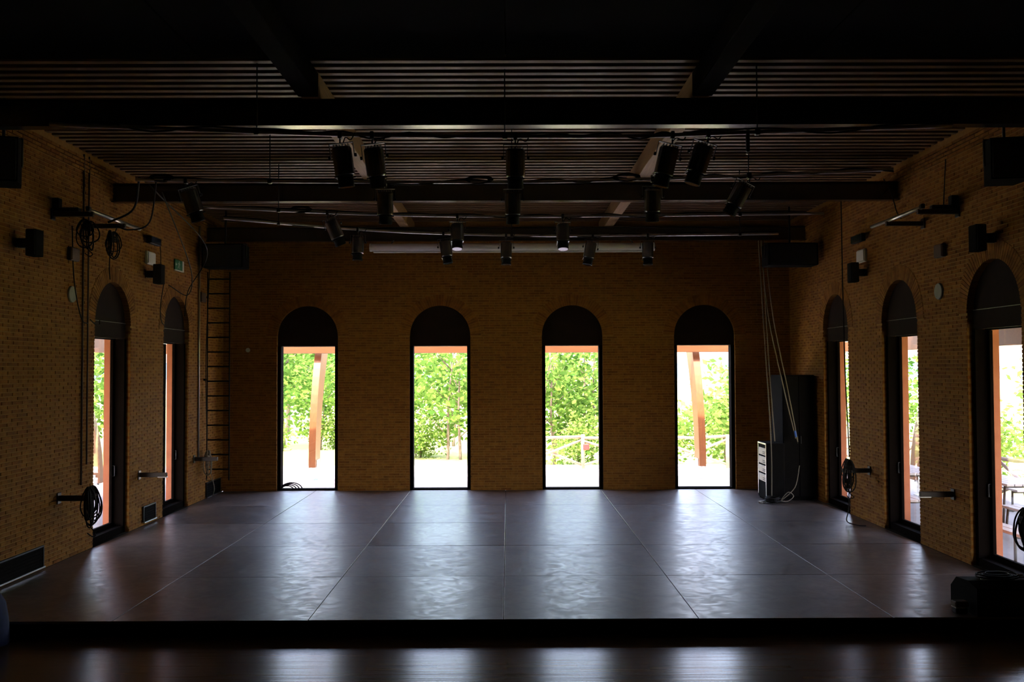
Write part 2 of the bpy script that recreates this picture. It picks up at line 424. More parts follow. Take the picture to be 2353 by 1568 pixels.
def brick_wall(name, label, fn, u0, u1, ops, rot, h0=0.0, nmax=300, wall_back=False):
    """fn(u, n, z) -> world; n points into the hall; ops = centres of the arched openings"""
    hw = OPW / 2
    # structural body: inner half (mortar) and outer half (plaster)
    def body(n0, n1, m, nm, parent):
        b = MB()
        def bx(a, c, z0, z1):
            vs = [fn(a,n0,z0), fn(c,n0,z0), fn(c,n1,z0), fn(a,n1,z0), fn(a,n0,z1), fn(c,n0,z1), fn(c,n1,z1), fn(a,n1,z1)]
            b.add(vs, [(0,3,2,1),(4,5,6,7),(0,1,5,4),(1,2,6,5),(2,3,7,6),(3,0,4,7)])
        ext = TH if name == 'wall_back' else 0.0
        cur = u0 - ext
        for c in sorted(ops):
            bx(cur, c-hw, h0, HW); cur = c+hw
            K = 24
            for k in range(K):
                a1, a2 = math.pi*(1-k/K), math.pi*(1-(k+1)/K)
                p1 = (c+hw*math.cos(a1), SPR+hw*math.sin(a1)); p2 = (c+hw*math.cos(a2), SPR+hw*math.sin(a2))
                b.prism([p1, p2, (p2[0], HW), (p1[0], HW)], lambda a, z, d: fn(a, d, z), n0, n1)
        bx(cur, u1 + ext, h0, HW)
        return b.build(nm, m, parent)
    wall = body(-.010, -.24, MORTAR, name, None)
    tag(wall, label, kind='structure')
    body(-.24, -TH, TERRA, 'outer_leaf', wall)
    # bricks
    rnd = random.Random(name)
    RING = .255
    full, cut = [], []
    nc = int((HW - h0) / COURSE)
    for c in range(nc):
        z = h0 + c * COURSE + .006
        zm = z + COURSE/2
        prou = .03 if z > 5.92 else 0.0
        blocks = []
        for oc in ops:
            if zm < SPR: blocks.append((oc-hw, oc+hw, True))
            elif zm < SPR + hw + RING:
                rr = arch_r(zm, SPR, hw+RING)
                blocks.append((oc-rr, oc+rr, False))
        spans = []; cur = u0; lj = False
        for a, b_, jam in sorted(blocks):
            spans.append((cur, a, lj, jam)); cur = b_; lj = jam
        spans.append((cur, u1, lj, False))
        off = (c % 2) * BL/2 + rnd.uniform(-.012, .012)
        for a, b_, jl, jr in spans:
            k = math.floor((a - u0 - off) / BL)
            x = u0 + off + k * BL
            while x < b_:
                s, e = max(x, a), min(x + BL - .011, b_)
                if e - s > .035:
                    n = prou + rnd.uniform(-.0025, .0025)
                    if e - s > BL - .012: full.append((s, n, z))
                    else: cut.append((s, e, n, z, (jl and s <= a + 1e-6) or (jr and e >= b_ - 1e-6)))
                elif e - s > .012:
                    cut.append((s, e, prou, z, (jl and s <= a + 1e-6) or (jr and e >= b_ - 1e-6)))
                x += BL
    # pick the bricks that show largest
    sc_ = []
    for i, (s, n, z) in enumerate(full):
        P = [proj(fn(a, 0, b_)) for a, b_ in ((s, z), (s+BL, z), (s, z+COURSE))]
        if None in P: continue
        if not (4 < P[0][0] < 2349 and 4 < P[0][1] < 1560 and 4 < P[1][0] < 2349): continue
        ar = abs((P[1][0]-P[0][0])*(P[2][1]-P[0][1]) - (P[1][1]-P[0][1])*(P[2][0]-P[0][0]))
        sc_.append((ar, i))
    sc_.sort(reverse=True)
    pick = set(i for _, i in sc_[:nmax])
    ub = unit_brick()
    me = None
    st = MB()
    for i, (s, n, z) in enumerate(full):
        if i in pick:
            if me is None:
                o = ub.build('brick', BRICK, wall, fn(s, n, z), (0, 0, rot)); me = o.data
            else:
                link('brick', me, wall, fn(s, n, z), (0, 0, rot))
        else:
            st.add([fn(s+x, n+y, z+zz) for x, y, zz in ub.v], ub.f)
    Hh = COURSE - .0115
    for s, e, n, z, jam in cut:
        D = .108 if jam else .03
        e_ = .003
        st.add([fn(s,n-D,z), fn(e,n-D,z), fn(e,n-D,z+Hh), fn(s,n-D,z+Hh), fn(s+e_,n,z+e_), fn(e-e_,n,z+e_), fn(e-e_,n,z+Hh-e_), fn(s+e_,n,z+Hh-e_)],
               [(4,5,6,7),(0,1,5,4),(1,2,6,5),(2,3,7,6),(3,0,4,7)])
    # jamb bricks turned into the reveal
    for oc in ops:
        for sgn in (-1, 1):
            for c in range(int((SPR - h0) / COURSE)):
                z = h0 + c * COURSE + .006
                ed = oc + sgn*(hw - .006*(0.4+rnd.random()*.4))
                bk = oc + sgn*(hw + .05)
                q = .118 if c % 2 else 0.004
                for n0, n1 in (((q, q+.11),) if c % 2 else ((q, q+.10), (q+.112, .235))):
                    a, b_ = sorted((ed, bk))
                    vs = [fn(a,-n0,z), fn(b_,-n0,z), fn(b_,-n1,z), fn(a,-n1,z), fn(a,-n0,z+Hh), fn(b_,-n0,z+Hh), fn(b_,-n1,z+Hh), fn(a,-n1,z+Hh)]
                    st.add(vs, [(0,3,2,1),(4,5,6,7),(0,1,5,4),(1,2,6,5),(2,3,7,6),(3,0,4,7)])
    so_ = st.build('brickwork', BRICK, wall)
    so_['kind'] = 'stuff'
    # arch rings
    NV = 45
    da = math.pi / NV
    ri, ro = hw - .005, hw + RING - .008
    hi, ho = da/2*ri - .0045, da/2*ro - .0045
    vb = MB()
    D = .12
    vb.add([(ri,-D,-hi),(ro,-D,-ho),(ro,-D,ho),(ri,-D,hi),(ri,.002,-hi),(ro,.002,-ho),(ro,.002,ho),(ri,.002,hi)],
           [(4,5,6,7),(0,1,5,4),(1,2,6,5),(2,3,7,6),(3,0,4,7),(0,3,2,1)])
    vme = None
    for oc in ops:
        for k in range(NV):
            an = da*(k+.5)
            R_ = Matrix.Rotation(rot, 4, 'Z') @ Matrix.Rotation(-an, 4, 'Y')
            if vme is None:
                o = vb.build('voussoir', BRICK, wall); vme = o.data
            else:
                o = link('voussoir', vme, wall)
            Mx = R_.copy(); Mx.translation = Vector(fn(oc, rnd.uniform(0, .003), SPR))
            o.matrix_local = Mx
    return wall

# back wall: u = x, n = -y ; local brick frame (u, n, z) has to be right handed for shared meshes -> use rotation about z
def fn_back(u, n, z): return (-u, -n, z)           # u runs to -x so that (u,n,z) is a rotation by 180 deg
def fn_left(u, n, z): return (-W + n, -u, z)       # u runs to -y, n to +x : rotation by -90 deg
def fn_right(u, n, z): return (W - n, u, z)        # u runs to +y, n to -x : rotation by +90 deg
brick_wall('wall_back', 'dim brick back wall with four arched windows', fn_back, -W, W, [-x for x in WIN_X], math.pi)
brick_wall('wall_left', 'brick side wall with two arched glass doors', fn_left, 0.0, -YR, [-y for y in LEFT_Y], -math.pi/2, h0=ZL*0)
brick_wall('wall_right', 'brick side wall with three arched glass doors', fn_right, YR, 0.0, RIGHT_Y, math.pi/2)
tag(MB().box((-W-.5, YR-.3, ZL-.2), (W+.5, YR, 6.8)).build('wall_rear', PLASTER), 'plain rear wall of the auditorium', kind='structure')
for s_ in (-1, 1):
    tag(MB().box((s_*W, YR, ZL), (s_*(W+.4), YS, 0)).build('baseboard_left' if s_ < 0 else 'baseboard_right', BLACK), 'dark plinth below the side wall', kind='structure')
    tag(MB().box((s_*(W+.01), YR, HW), (s_*(W+.46), .46, 6.8)).build('trim_1' if s_ < 0 else 'trim_2', MORTAR), 'masonry strip above the side wall', kind='structure')
tag(MB().box((-W, .01, HW), (W, .46, 6.8)).build('trim_3', MORTAR), 'masonry strip above the back wall', kind='structure')

# ------------------------------------------------------------------ ceiling
ceil = MB().box((-W-.46, YR, 6.40), (W+.46, .46, 6.54)).build('ceiling', DECK)
tag(ceil, 'dark ceiling with close timber joists', kind='structure')
jm = None
y = -.18
while y > -11.9:
    if jm is None:
        o = MB().bbox((-W, -.05, 0), (W, .05, .16), .006).build('joist', JOIST, ceil, (0, y, 6.24)); jm = o.data
    else:
        link('joist', jm, ceil, (0, y, 6.24))
    y -= .2165
# steel I-beams
def ibeam(yc, label):
    b = MB()
    hf, tf, H = .085, .018, .31
    prof = [(-hf,0),(hf,0),(hf,tf),(.008,tf),(.008,H-tf),(hf,H-tf),(hf,H),(-hf,H),(-hf,H-tf),(-.008,H-tf),(-.008,tf),(-hf,tf)]
    b.prism(prof, lambda a, z, d: (d, yc+a, 5.635+z), -W-.2, W+.2)
    o = b.build('steel_beam', STEEL)
    tag(o, label, 'beam', 'steel cross beams under the ceiling', kind='structure')
ibeam(-10.96, 'nearest and widest looking steel cross beam, above the stage front')
ibeam(-6.10, 'middle steel cross beam with lamps hanging before it')
ibeam(-1.20, 'farthest steel cross beam, above the rolled screen')
ibeam(-15.85, 'steel cross beam over the auditorium, out of the picture above')
for s_, lb in ((-1, 'left'), (1, 'right')):
    o = MB().bbox((s_*2.25-.10, -11.16, 5.945), (s_*2.25+.10, -.02, 6.24), .008).build('timber_purlin', TIMBER)
    tag(o, 'long brown timber purlin running front to back over the %s half of the stage' % lb, 'purlin', 'timber purlins', kind='structure')
# black lining over the auditorium: panels and boxed purlins
pm = None
for j in range(6):
    for i in range(4):
        x = -W + 3.3*(i+.5); yy = -11.66 - 2.2*(j+.5)
        if pm is None:
            o = MB().bbox((-1.645, -1.095, 0), (1.645, 1.095, .035), .006).build('ceiling_panel', FELT, ceil, (x, yy, 6.205)); pm = o.data
        else: link('ceiling_panel', pm, ceil, (x, yy, 6.205))
for s_ in (-1, 1):
    MB().bbox((s_*2.25-.115, -24.9, 5.93), (s_*2.25+.115, -11.16, 6.205), .008).build('purlin_casing', FELT, ceil)
# roof above the hall
rf = MB()
rf.prism([(-W-.7, 6.58), (W+.7, 6.58), (0, 8.2)], lambda a, z, d: (a, d, z), YR-.5, .5)
tag(rf.build('roof', ROOFM), 'tiled roof over the hall', kind='structure')

# ------------------------------------------------------------------ windows and doors
def opening(name, label, fn, uc, kind):
    hw = OPW/2
    root = empty(name, fn(uc, -.3, 0))
    tag(root, label, kind='structure')
    inv = Vector(fn(uc, -.3, 0))
    L = lambda u, n, z: tuple(Vector(fn(u, n, z)) - inv)
    def bx(b, u0, u1, n0, n1, z0, z1):
        p, q = L(u0, n0, z0), L(u1, n1, z1)
        b.box(p, q)
    fw_ = .082
    n0, n1 = -.075, -.315
    zb = .035 if kind == 'window' else .12
    b = MB()
    bx(b, uc-hw, uc-hw+fw_, n0, n1, 0, GT); bx(b, uc+hw-fw_, uc+hw, n0, n1, 0, GT)
    bx(b, uc-hw, uc+hw, n0, n1, 0, zb)
    b.build('frame', FRAME, root)
    hb = MB(); bx(hb, uc-hw, uc+hw, -.26, n1, GT-.012, GT+.05); hb.build('top_rail', RAIL if kind == 'window' else FRAME, root)
    # lunette board
    pts = [(uc-hw, GT), (uc+hw, GT)] + [(uc+hw*math.cos(math.pi*k/28), SPR+hw*math.sin(math.pi*k/28)) for k in range(29)]
    lb = MB().prism(pts, lambda a, z, d: L(a, d, z), -.10, -.16)
    lb.build('lunette_panel', LUNET, root)
    if kind == 'door':
        bb = MB(); bx(bb, uc-hw+.02, uc+hw-.02, -.085, -.10, GT+.02, GT+.27); o = bb.build('blind_box', LUNET, root)
        bb = MB(); bx(bb, uc-hw+.02, uc+hw-.02, -.08, -.10, GT+.27, GT+.278); bb.build('edge_strip', GALV, o)
        # leaf: stiles and rails of the glazed door
        b = MB()
        for a in (uc-hw+fw_, uc+hw-fw_-.05): bx(b, a, a+.05, -.255, -.30, zb, GT-.02)
        bx(b, uc-hw+fw_, uc+hw-fw_, -.255, -.30, zb, zb+.06)
        if name == 'door_1': bx(b, uc-.10, uc+.22, -.25, -.305, zb, GT-.02)
        b.build('door_leaf', FRAME, root)
        b = MB()
        ex = uc + (hw-fw_-.025) * (-1 if fn is fn_left else 1)
        b.tube([L(ex, -.255, .98), L(ex, -.215, .98), L(ex, -.215, 1.16), L(ex, -.255, 1.16)], .009, 8)
        b.build('handle', BLACKM, root)
    p = MB(); bx(p, uc-hw+fw_, uc+hw-fw_, -.278, -.284, zb, GT-.012); p.build('pane', GLASS, root)
    s = MB(); bx(s, uc-hw, uc+hw, -.315, -TH-.03, -.05, .012); s.build('sill', mat_sill, root)
mat_sill = mat('grey_sill_stone', (.20, .19, .18), .5, noise=(.25, .24, .23), nscale=12)
for i, x in enumerate(WIN_X):
    opening('window_%d' % (i+1), ['arched back window with a curved post outside, nearest the ladder corner', 'arched back window showing slender tree trunks', 'arched back window showing a log fence with a red spot', 'arched back window with a curved post and open sky, nearest the tall cabinet'][i], fn_back, -x, 'window')
for i, y in enumerate(LEFT_Y):
    opening('door_%d' % (i+1), ['narrow looking glazed arched door in the left wall nearest the ladder', 'glazed arched door in the left wall beside the hanging cable coil'][i], fn_left, -y, 'door')
for i, y in enumerate(RIGHT_Y):
    opening('door_%d' % (i+3), ['glazed arched door in the right wall nearest the tall cabinet', 'middle glazed arched door in the right wall', 'largest looking glazed arched door at the right edge of the picture'][i], fn_right, y, 'door')

# ------------------------------------------------------------------ outside: ground, porch, hill
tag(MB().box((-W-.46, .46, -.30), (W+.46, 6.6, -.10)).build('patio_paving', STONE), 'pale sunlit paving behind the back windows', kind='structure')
tag(MB().box((-15, -24, -.30), (-W-.46, 6.6, -.10)).build('patio_paving', SHADE_STONE), 'paving darkened for shade beside the left wall', kind='structure')
tag(MB().box((W+.46, -24, -.30), (11.4, 6.6, -.10)).build('patio_paving', SHADE_STONE), 'paving darkened for shade beside the right wall, with benches', kind='structure')
tag(MB().box((-140, -60, -.9), (160, 220, -.31)).build('ground', LAWN), 'dry sunlit grass beyond the paving', kind='structure')
g = MB()
for i in range(0, 1):
    g.box((-16, 6.6, -.32), (-.4, 12.5, -.14))
tag(g.build('lawn', LAWN), 'sunlit lawn strip behind the paving', kind='structure')
h = MB()
NX, NY = 40, 10
rnd = random.Random(5)
hz = [[(4.2 + 1.6*math.sin(i*.31+1) + 1.0*math.sin(i*.77)) * math.sin(math.pi*j/(NY-1))**1.3 - 1 for i in range(NX)] for j in range(NY)]
vs = [(-180 + i*14, 330 + j*14, hz[j][i]) for j in range(NY) for i in range(NX)]
h.add(vs, [(j*NX+i, j*NX+i+1, (j+1)*NX+i+1, (j+1)*NX+i) for j in range(NY-1) for i in range(NX-1)], True)
tag(h.build('hill', HILL), 'distant blue hill', kind='structure')

# porch roofs and fascias
def slab(name, m, pts, t, label):
    b = MB(); vs = [Vector(p) for p in pts]
    up = Vector((0, 0, t))
    b.add(vs + [v+up for v in vs], [(0,3,2,1),(4,5,6,7),(0,1,5,4),(1,2,6,5),(2,3,7,6),(3,0,4,7)])
    tag(b.build(name, m), label, kind='structure')
E1 = 4.6; ZW, ZE = 4.75, 3.58  # side roofs reach past their edge beams, lengthened to shade the ground
slab('porch_roof', SOFFIT, [(W+.46,-24,ZW),(W+E1,-24,ZE),(W+E1,.46,ZE),(W+.46,.46,ZW)], .12, 'timber porch roof outside the right wall')
slab('porch_roof', SOFFIT, [(-W-E1,-24,ZE),(-W-.46,-24,ZW),(-W-.46,.46,ZW),(-W-E1,.46,ZE)], .12, 'timber porch roof outside the left wall')
tag(MB().bbox((-W-3.4, 3.15, 3.24), (W+3.4, 3.33, 3.50), .01).build('porch_beam', FASCIA), 'brown timber edge beam of the porch behind the back windows', 'beam', kind='structure')
tag(MB().bbox((W+3.15, -24, 3.24), (W+3.33, 3.15, 3.66), .01).build('porch_beam', FASCIA), 'brown timber edge beam of the porch outside the right wall', 'beam', kind='structure')
tag(MB().bbox((-W-3.33, -24, 3.24), (-W-3.15, 3.15, 3.66), .01).build('porch_beam', FASCIA), 'brown timber edge beam of the porch outside the left wall', 'beam', kind='structure')

def rib(px, py, rz, label):
    """curved glued timber post; local +y points away from the hall"""
    root = empty('curved_post', (px, py, -.10), rz)
    tag(root, label, 'post', 'curved timber porch posts')
    b = MB(); K = 14
    fr, bk = [], []
    for k in range(K+1):
        t = k/K; z = .36 + t*3.3
        fr.append((.95*t**2.0, z)); bk.append((.62 + (.95+.30)*t**2.0, z))
    b.prism(fr + bk[::-1], lambda a, z, d: (d, a, z), -.09, .09)
    b.build('glulam_rib', GLULAM, root)
    f2 = MB().box((-.012, .12, 0), (.012, .5, .40)); f2.box((-.10, .08, 0), (.10, .54, .02))
    f2.box((-.105, .1, .3), (-.09, .5, .55)); f2.box((.09, .1, .3), (.105, .5, .55))
    o = f2.build('steel_foot', GALV, root)
    bo = MB()
    for yy, zz in ((.2,.42),(.4,.42),(.3,.5)):
        bo.tube([(-.115, yy, zz), (.115, yy, zz)], .018, 8)
    bo.build('bolt', PIPE, o)
    return root
rib(-5.08, 2.6, 0, 'curved timber post seen through the back window nearest the ladder corner')
rib(5.08, 2.6, 0, 'curved timber post seen through the back window nearest the tall cabinet')
rib(W+2.6, -.45, -math.pi/2, 'curved timber post seen through the middle door of the right wall')
rib(-W-2.6, -.45, math.pi/2, 'curved timber post seen through the left door beside the cable coil')

# ------------------------------------------------------------------ lighting bars
ZB = 5.47
BARS = [
    [(-4.9, -11.75), (-2.89, -11.42), (-1.48, -11.24), (.09, -11.18), (1.53, -11.18), (2.52, -11.30), (4.9, -11.6)],
    [(-5.15, -8.80), (-2.87, -8.64), (.08, -8.57), (1.89, -8.74), (3.26, -8.94), (5.18, -9.35)],
    [(-4.95, -6.62), (-2.28, -5.84), (-.03, -5.58), (2.41, -5.63), (5.45, -5.80)],
    [(-4.95, -5.44), (-2.47, -3.93), (.31, -3.22), (2.94, -3.22), (5.38, -3.36)],
]
BARP = [smooth_path([(x, y, ZB) for x, y in b], 8) for b in BARS]
blab = ['lighting bar under the nearest steel beam', 'long lighting bar before the middle steel beam', 'lighting bar just behind the middle steel beam', 'farthest lighting bar, before the rolled screen']
def bar_at(i, px):
    """point of bar i that the picture shows at column px"""
    P = BARP[i]; best = None
    for k in range(len(P)-1):
        a, b = proj(P[k]), proj(P[k+1])
        if (a[0]-px)*(b[0]-px) <= 0:
            t = (px-a[0])/(b[0]-a[0]+1e-9)
            return P[k].lerp(P[k+1], t)
    return P[0] if px < proj(P[0])[0] else P[-1]
for i, P in enumerate(BARP):
    root = empty('lighting_bar', P[len(P)//2])
    tag(root, blab[i], 'lighting bar', 'curved lighting bars under the ceiling')
    o = P[len(P)//2]
    MB().tube([p-o for p in P], .024, 10).build('pipe', PIPE, root)
    for hx in ([590, 1160, 1740] if i == 0 else [620, 1176, 1720] if i == 1 else [640, 1176, 1700]):
        q = bar_at(i, hx)
        hm = MB().tube([q-o, Vector((q.x, q.y, 6.25))-o], .008, 6)
        hm.bbox(Vector((q.x-.03, q.y-.035, q.z-.035))-o, Vector((q.x+.03, q.y+.035, q.z+.035))-o, .01)
        hm.build('hanger', BLACKM, root)
    # supply cable tied along the bar
    rnd = random.Random(i+40)
    cp = []
    for k in range(0, len(P), 2):
        cp.append(P[k]-o + Vector((0, -.01, .035 + (.0 if k % 4 else -.085*rnd.random()))))
    MB().tube(smooth_path(cp, 4), .011, 6).build('cable', CABLE, root)

# ------------------------------------------------------------------ spotlights
def make_spot(loc, sway, pitch, yaw, s, label, lens_dark=True):
    root = empty('stage_spotlight', loc)
    tag(root, label, 'spotlight', 'stage spotlights on the lighting bars')
    # clamp on the bar and yoke (not tilted)
    c = MB().bbox((-.022, -.04, -.05), (.022, .04, .04), .008); c.tube([(0, 0, -.05), (0, 0, -.10)], .010, 8)
    c.tube([(.0, -.04, -.01), (.0, -.075, -.01)], .006, 6)
    c.build('clamp', BLACKM, root)
    R_ = Matrix.Rotation(yaw, 4, 'Z') @ Matrix.Rotation(sway, 4, 'Y')
    y_ = MB()
    a = .142*s
    y_.box((-a, -.018, -.105), (a, .018, -.098)); y_.box((-a, -.018, -.105), (-a+.006, .018, -.27)); y_.box((a-.006, -.018, -.105), (a, .018, -.27))
    o = y_.build('yoke', BLACKM, root); o.matrix_local = R_
    for sg in (-1, 1):
        k = MB().tube([(sg*a, 0, -.25), (sg*(a+.022), 0, -.25)], .02, 10).build('tilt_knob', BLACK, root); k.matrix_local = R_
    # body: rounded square housing with cooling ribs, axis along -z, tilted by pitch about the yoke axis
    B = Matrix.Translation((0, 0, -.25)) @ Matrix.Rotation(pitch, 4, 'X')
    T = R_ @ B
    def ring(z, r, rd=.5, n=24):
        out = []
        for i in range(n):
            an = 2*math.pi*i/n
            e = 4.0
            cc, ss = math.cos(an), math.sin(an)
            k = (abs(cc)**e + abs(ss)**e) ** (-1/e)
            k = 1 + (k-1)*rd
            out.append((r*k*cc, r*k*ss, z))
        return out
    def loft(prof, rd, m, nm, parent):
        b = MB(); n = 24
        for z, r in prof: b.v += ring(z, r, rd, n)
        for i in range(len(prof)-1):
            for k in range(n):
                k2 = (k+1) % n
                b.f.append((i*n+k, i*n+k2, (i+1)*n+k2, (i+1)*n+k)); b.sm.append(False)
        b.f.append(tuple(range(n))[::-1]); b.sm.append(False)
        b.f.append(tuple((len(prof)-1)*n + k for k in range(n))); b.sm.append(False)
        return b.build(nm, m, parent)
    r = .113*s
    bo = loft([(.105, r*.70), (.10, r*.9), (.08, r), (-.20, r), (-.21, r*.97), (-.215, r*.9)], .55, SPOT, 'housing', root)
    bo.matrix_local = T
    fins = MB()
    for k in range(6):
        x = -r*.75 + k*r*.3
        fins.box((x, -r*.7, .10), (x+.006, r*.7, .128))
    fo = fins.build('cooling_fin', BLACKM, bo)
    tube = loft([(-.21, r*.80), (-.30, r*.80), (-.305, r*.84), (-.345, r*.84)], .0, BLACK, 'lens_tube', root)
    tube.matrix_local = T
    le = MB().tube([(0, 0, -.343), (0, 0, -.349)], r*.74, 20).build('lens', LENS, tube)
    fr = MB()
    fr.box((-r*.95, -r*.95, -.225), (r*.95, -r*.88, -.24)); fr.box((-r*.95, r*.88, -.225), (r*.95, r*.95, -.24)); fr.box((-r*.95, -r*.95, -.225), (-r*.88, r*.95, -.24))
    fo = fr.build('filter_holder', BLACKM, root); fo.matrix_local = T
    cb = smooth_path([(T @ Vector((0, r*.6, .11))), Vector((.05, .06, -.02)), Vector((.12, .0, -.06)), Vector((.17, 0, .02))], 6)
    MB().tube(cb, .007, 6).build('cable', CABLE, root)
    return root
LENS = mat('dark_lens', (.02, .025, .03), .08, noise=(.03, .035, .04), nscale=3)
rad = math.radians
spots = [  # bar, column of the clamp, sway, pitch, label
    (0, 781, -7, 6, 'first spotlight from the left on the nearest bar, before the brown purlin'),
    (0, 855, -6, 12, 'second spotlight from the left on the nearest bar'),
    (0, 1184, 0, 10, 'spotlight hanging alone at the middle of the nearest bar'),
    (0, 1545, 13, 6, 'spotlight before the right purlin on the nearest bar, leaning'),
    (0, 1627, 18, 4, 'rightmost leaning spotlight on the nearest bar'),
    (1, 427, -16, 10, 'spotlight at the far left end of the long bar, near the side wall'),
    (1, 885, 0, 8, 'upright spotlight on the long bar below the left purlin'),
    (1, 1178, 0, 8, 'upright spotlight at the middle of the long bar'),
    (1, 1499, 0, 8, 'upright spotlight on the long bar below the right purlin'),
    (1, 1722, 28, 8, 'strongly leaning spotlight on the right part of the long bar'),
    (2, 752, -22, 10, 'leaning spotlight on the bar behind the middle beam, left part'),
    (2, 1051, 0, -14, 'spotlight on the bar behind the middle beam, left of centre'),
    (2, 1293, 0, -14, 'spotlight on the bar behind the middle beam, right of centre'),
    (3, 822, 0, -4, 'spotlight at the left end of the rolled screen'),
    (3, 1019, -9, -4, 'tilted spotlight before the left half of the rolled screen'),
    (3, 1163, 0, -4, 'spotlight before the middle of the rolled screen'),
    (3, 1362, 11, -4, 'tilted spotlight before the right half of the rolled screen'),
    (3, 1488, 0, -4, 'spotlight at the right end of the rolled screen'),
]
for i, px, sw, pt, lb in spots:
    q = bar_at(i, px)
    make_spot(q, rad(-sw) * -1, rad(pt), 0, 1.0 if i else .97, lb)
# small unlit hook clamp and loose plugs
hk = empty('hanging_bracket', bar_at(0, 1718))
tag(hk, 'short black bracket hanging from the right part of the nearest bar', 'bracket')
MB().bbox((-.02, -.02, -.22), (.02, .02, .03), .006).build('arm', BLACKM, hk)
MB().tube([(0, 0, -.22), (-.01, 0, -.25)], .012, 8).build('pin', GALV, hk)
for px, i, lb in ((370, 1, 'bundle of black cables tied at the left end of the long bar'), (1100, 1, 'small bundle of cable tied on the long bar near the middle'), (1440, 1, 'cable bundle on the long bar beside the right purlin'), (690, 2, 'small cable knot on the bar behind the middle beam')):
    q = bar_at(i, px)
    b = MB(); rnd = random.Random(px)
    for k in range(7):
        a = rnd.uniform(.12, .2); hh = rnd.uniform(.03, .06)
        pts = [Vector((a*math.cos(t/12*2*math.pi)+rnd.uniform(-.02,.02), rnd.uniform(-.03,.03), .03+hh*math.sin(t/12*2*math.pi))) for t in range(13)]
        b.tube(smooth_path(pts, 3), .009, 6)
    o = b.build('cable_bundle', CABLE, None, q)
    tag(o, lb, 'cable')

# ------------------------------------------------------------------ rolled projection screen
scr = empty('projection_screen', (.12, -1.75, 5.43))
tag(scr, 'long white rolled projection screen hanging before the back wall', 'screen')
b = MB(); n = 20
b.tube([(-3.02, 0, 0), (3.0, 0, 0)], .085, 20); b.build('case', SCREENM, scr)
MB().bbox((-2.98, -.02, -.115), (2.96, .02, -.085), .006).build('weight_bar', SCREENM, scr)
for s_ in (-1, 1):
    MB().tube([(s_*3.01, 0, 0), (s_*3.06, 0, 0)], .09, 16).build('end_cap', WHITE, scr)
    e_ = MB().tube([(s_*2.6, 0, .08), (s_*2.6, .5, .22)], .012, 6).build('hanger', BLACKM, scr)

# ------------------------------------------------------------------ loudspeakers
def speaker_box(loc, size, rz, label, pole=0.0, group=None, wedge=False):
    root = empty('loudspeaker', loc, rz)
    tag(root, label, 'loudspeaker', group)
    w_, d_, h_ = size
    b = MB()
    if wedge:
        poly = [(-w_/2*.75, d_/2), (w_/2*.75, d_/2), (w_/2, 0), (w_/2, -d_/2), (-w_/2, -d_/2), (-w_/2, 0)]
        b.prism([(x, y) for x, y in poly], lambda a, c, d: (a, c, d), -h_/2, h_/2)
    else:
        b.bbox((-w_/2, -d_/2, -h_/2), (w_/2, d_/2, h_/2), .015)
    b.build('cabinet', FELT, root)
    MB().bbox((-w_/2*.92, -d_/2-.012, -h_/2*.92), (w_/2*.92, -d_/2, h_/2*.92), .006).build('grille', GRILLE, root)
    if pole:
        MB().tube([(0, .0, h_/2), (0, 0, h_/2+pole)], .02, 8).build('hanging_pole', BLACKM, root)
        MB().box((-w_/2-.012, -.03, -.05), (-w_/2, .03, h_/2+.03)).box((w_/2, -.03, -.05), (w_/2+.012, .03, h_/2+.03)).box((-w_/2-.012, -.03, h_/2+.02), (w_/2+.012, .03, h_/2+.035)).build('bracket', BLACKM, root)
    return root
GRILLE = mat('speaker_grille', (.02, .02, .02), .7, noise=(.03, .03, .03), nscale=120)
speaker_box((-6.03, -1.75, 5.24), (.88, .5, .50), 0, 'wide black loudspeaker in the dark corner above the ladder', .74)
speaker_box((5.95, -2.2, 5.18), (1.05, .5, .46), 0, 'wide black loudspeaker high above the tall corner cabinet', .8)
speaker_box((-6.34, -10.0, 5.45), (.42, .5, .56), 0.3, 'large black loudspeaker cut by the left edge of the picture', .55, wedge=True)
speaker_box((6.32, -10.0, 5.42), (.46, .5, .52), -0.2, 'large black loudspeaker hanging at the right edge of the picture', .55, wedge=True)

def wall_speaker(side, y, z, label):
    root = empty('wall_speaker', (side*W, y, z))
    tag(root, label, 'speaker', 'small wall speakers on brackets')
    s_ = -side
    MB().bbox((0, -.05, -.06), (s_*.02, .05, .06), .004).build('wall_plate', BLACKM, root)
    MB().bbox((s_*.02, -.05, -.065), (s_*.17, .05, .065), .01).build('arm', BLACKM, root)
    MB().bbox((s_*.165, -.12, -.18), (s_*.31, .10, .18), .012).build('cabinet', FELT, root)
    MB().bbox((s_*.175, -.132, -.17), (s_*.30, -.12, .17), .004).build('grille', GRILLE, root)
wall_speaker(-1, -9.15, 4.54, 'small black wall speaker near the left picture edge')
wall_speaker(-1, -4.66, 4.57, 'small black wall speaker between the two left doors, under a white panel')
wall_speaker(1, -9.20, 4.56, 'small black wall speaker above the largest right door')
wall_speaker(1, -4.66, 4.56, 'small black wall speaker on the right wall behind a hanging cord')

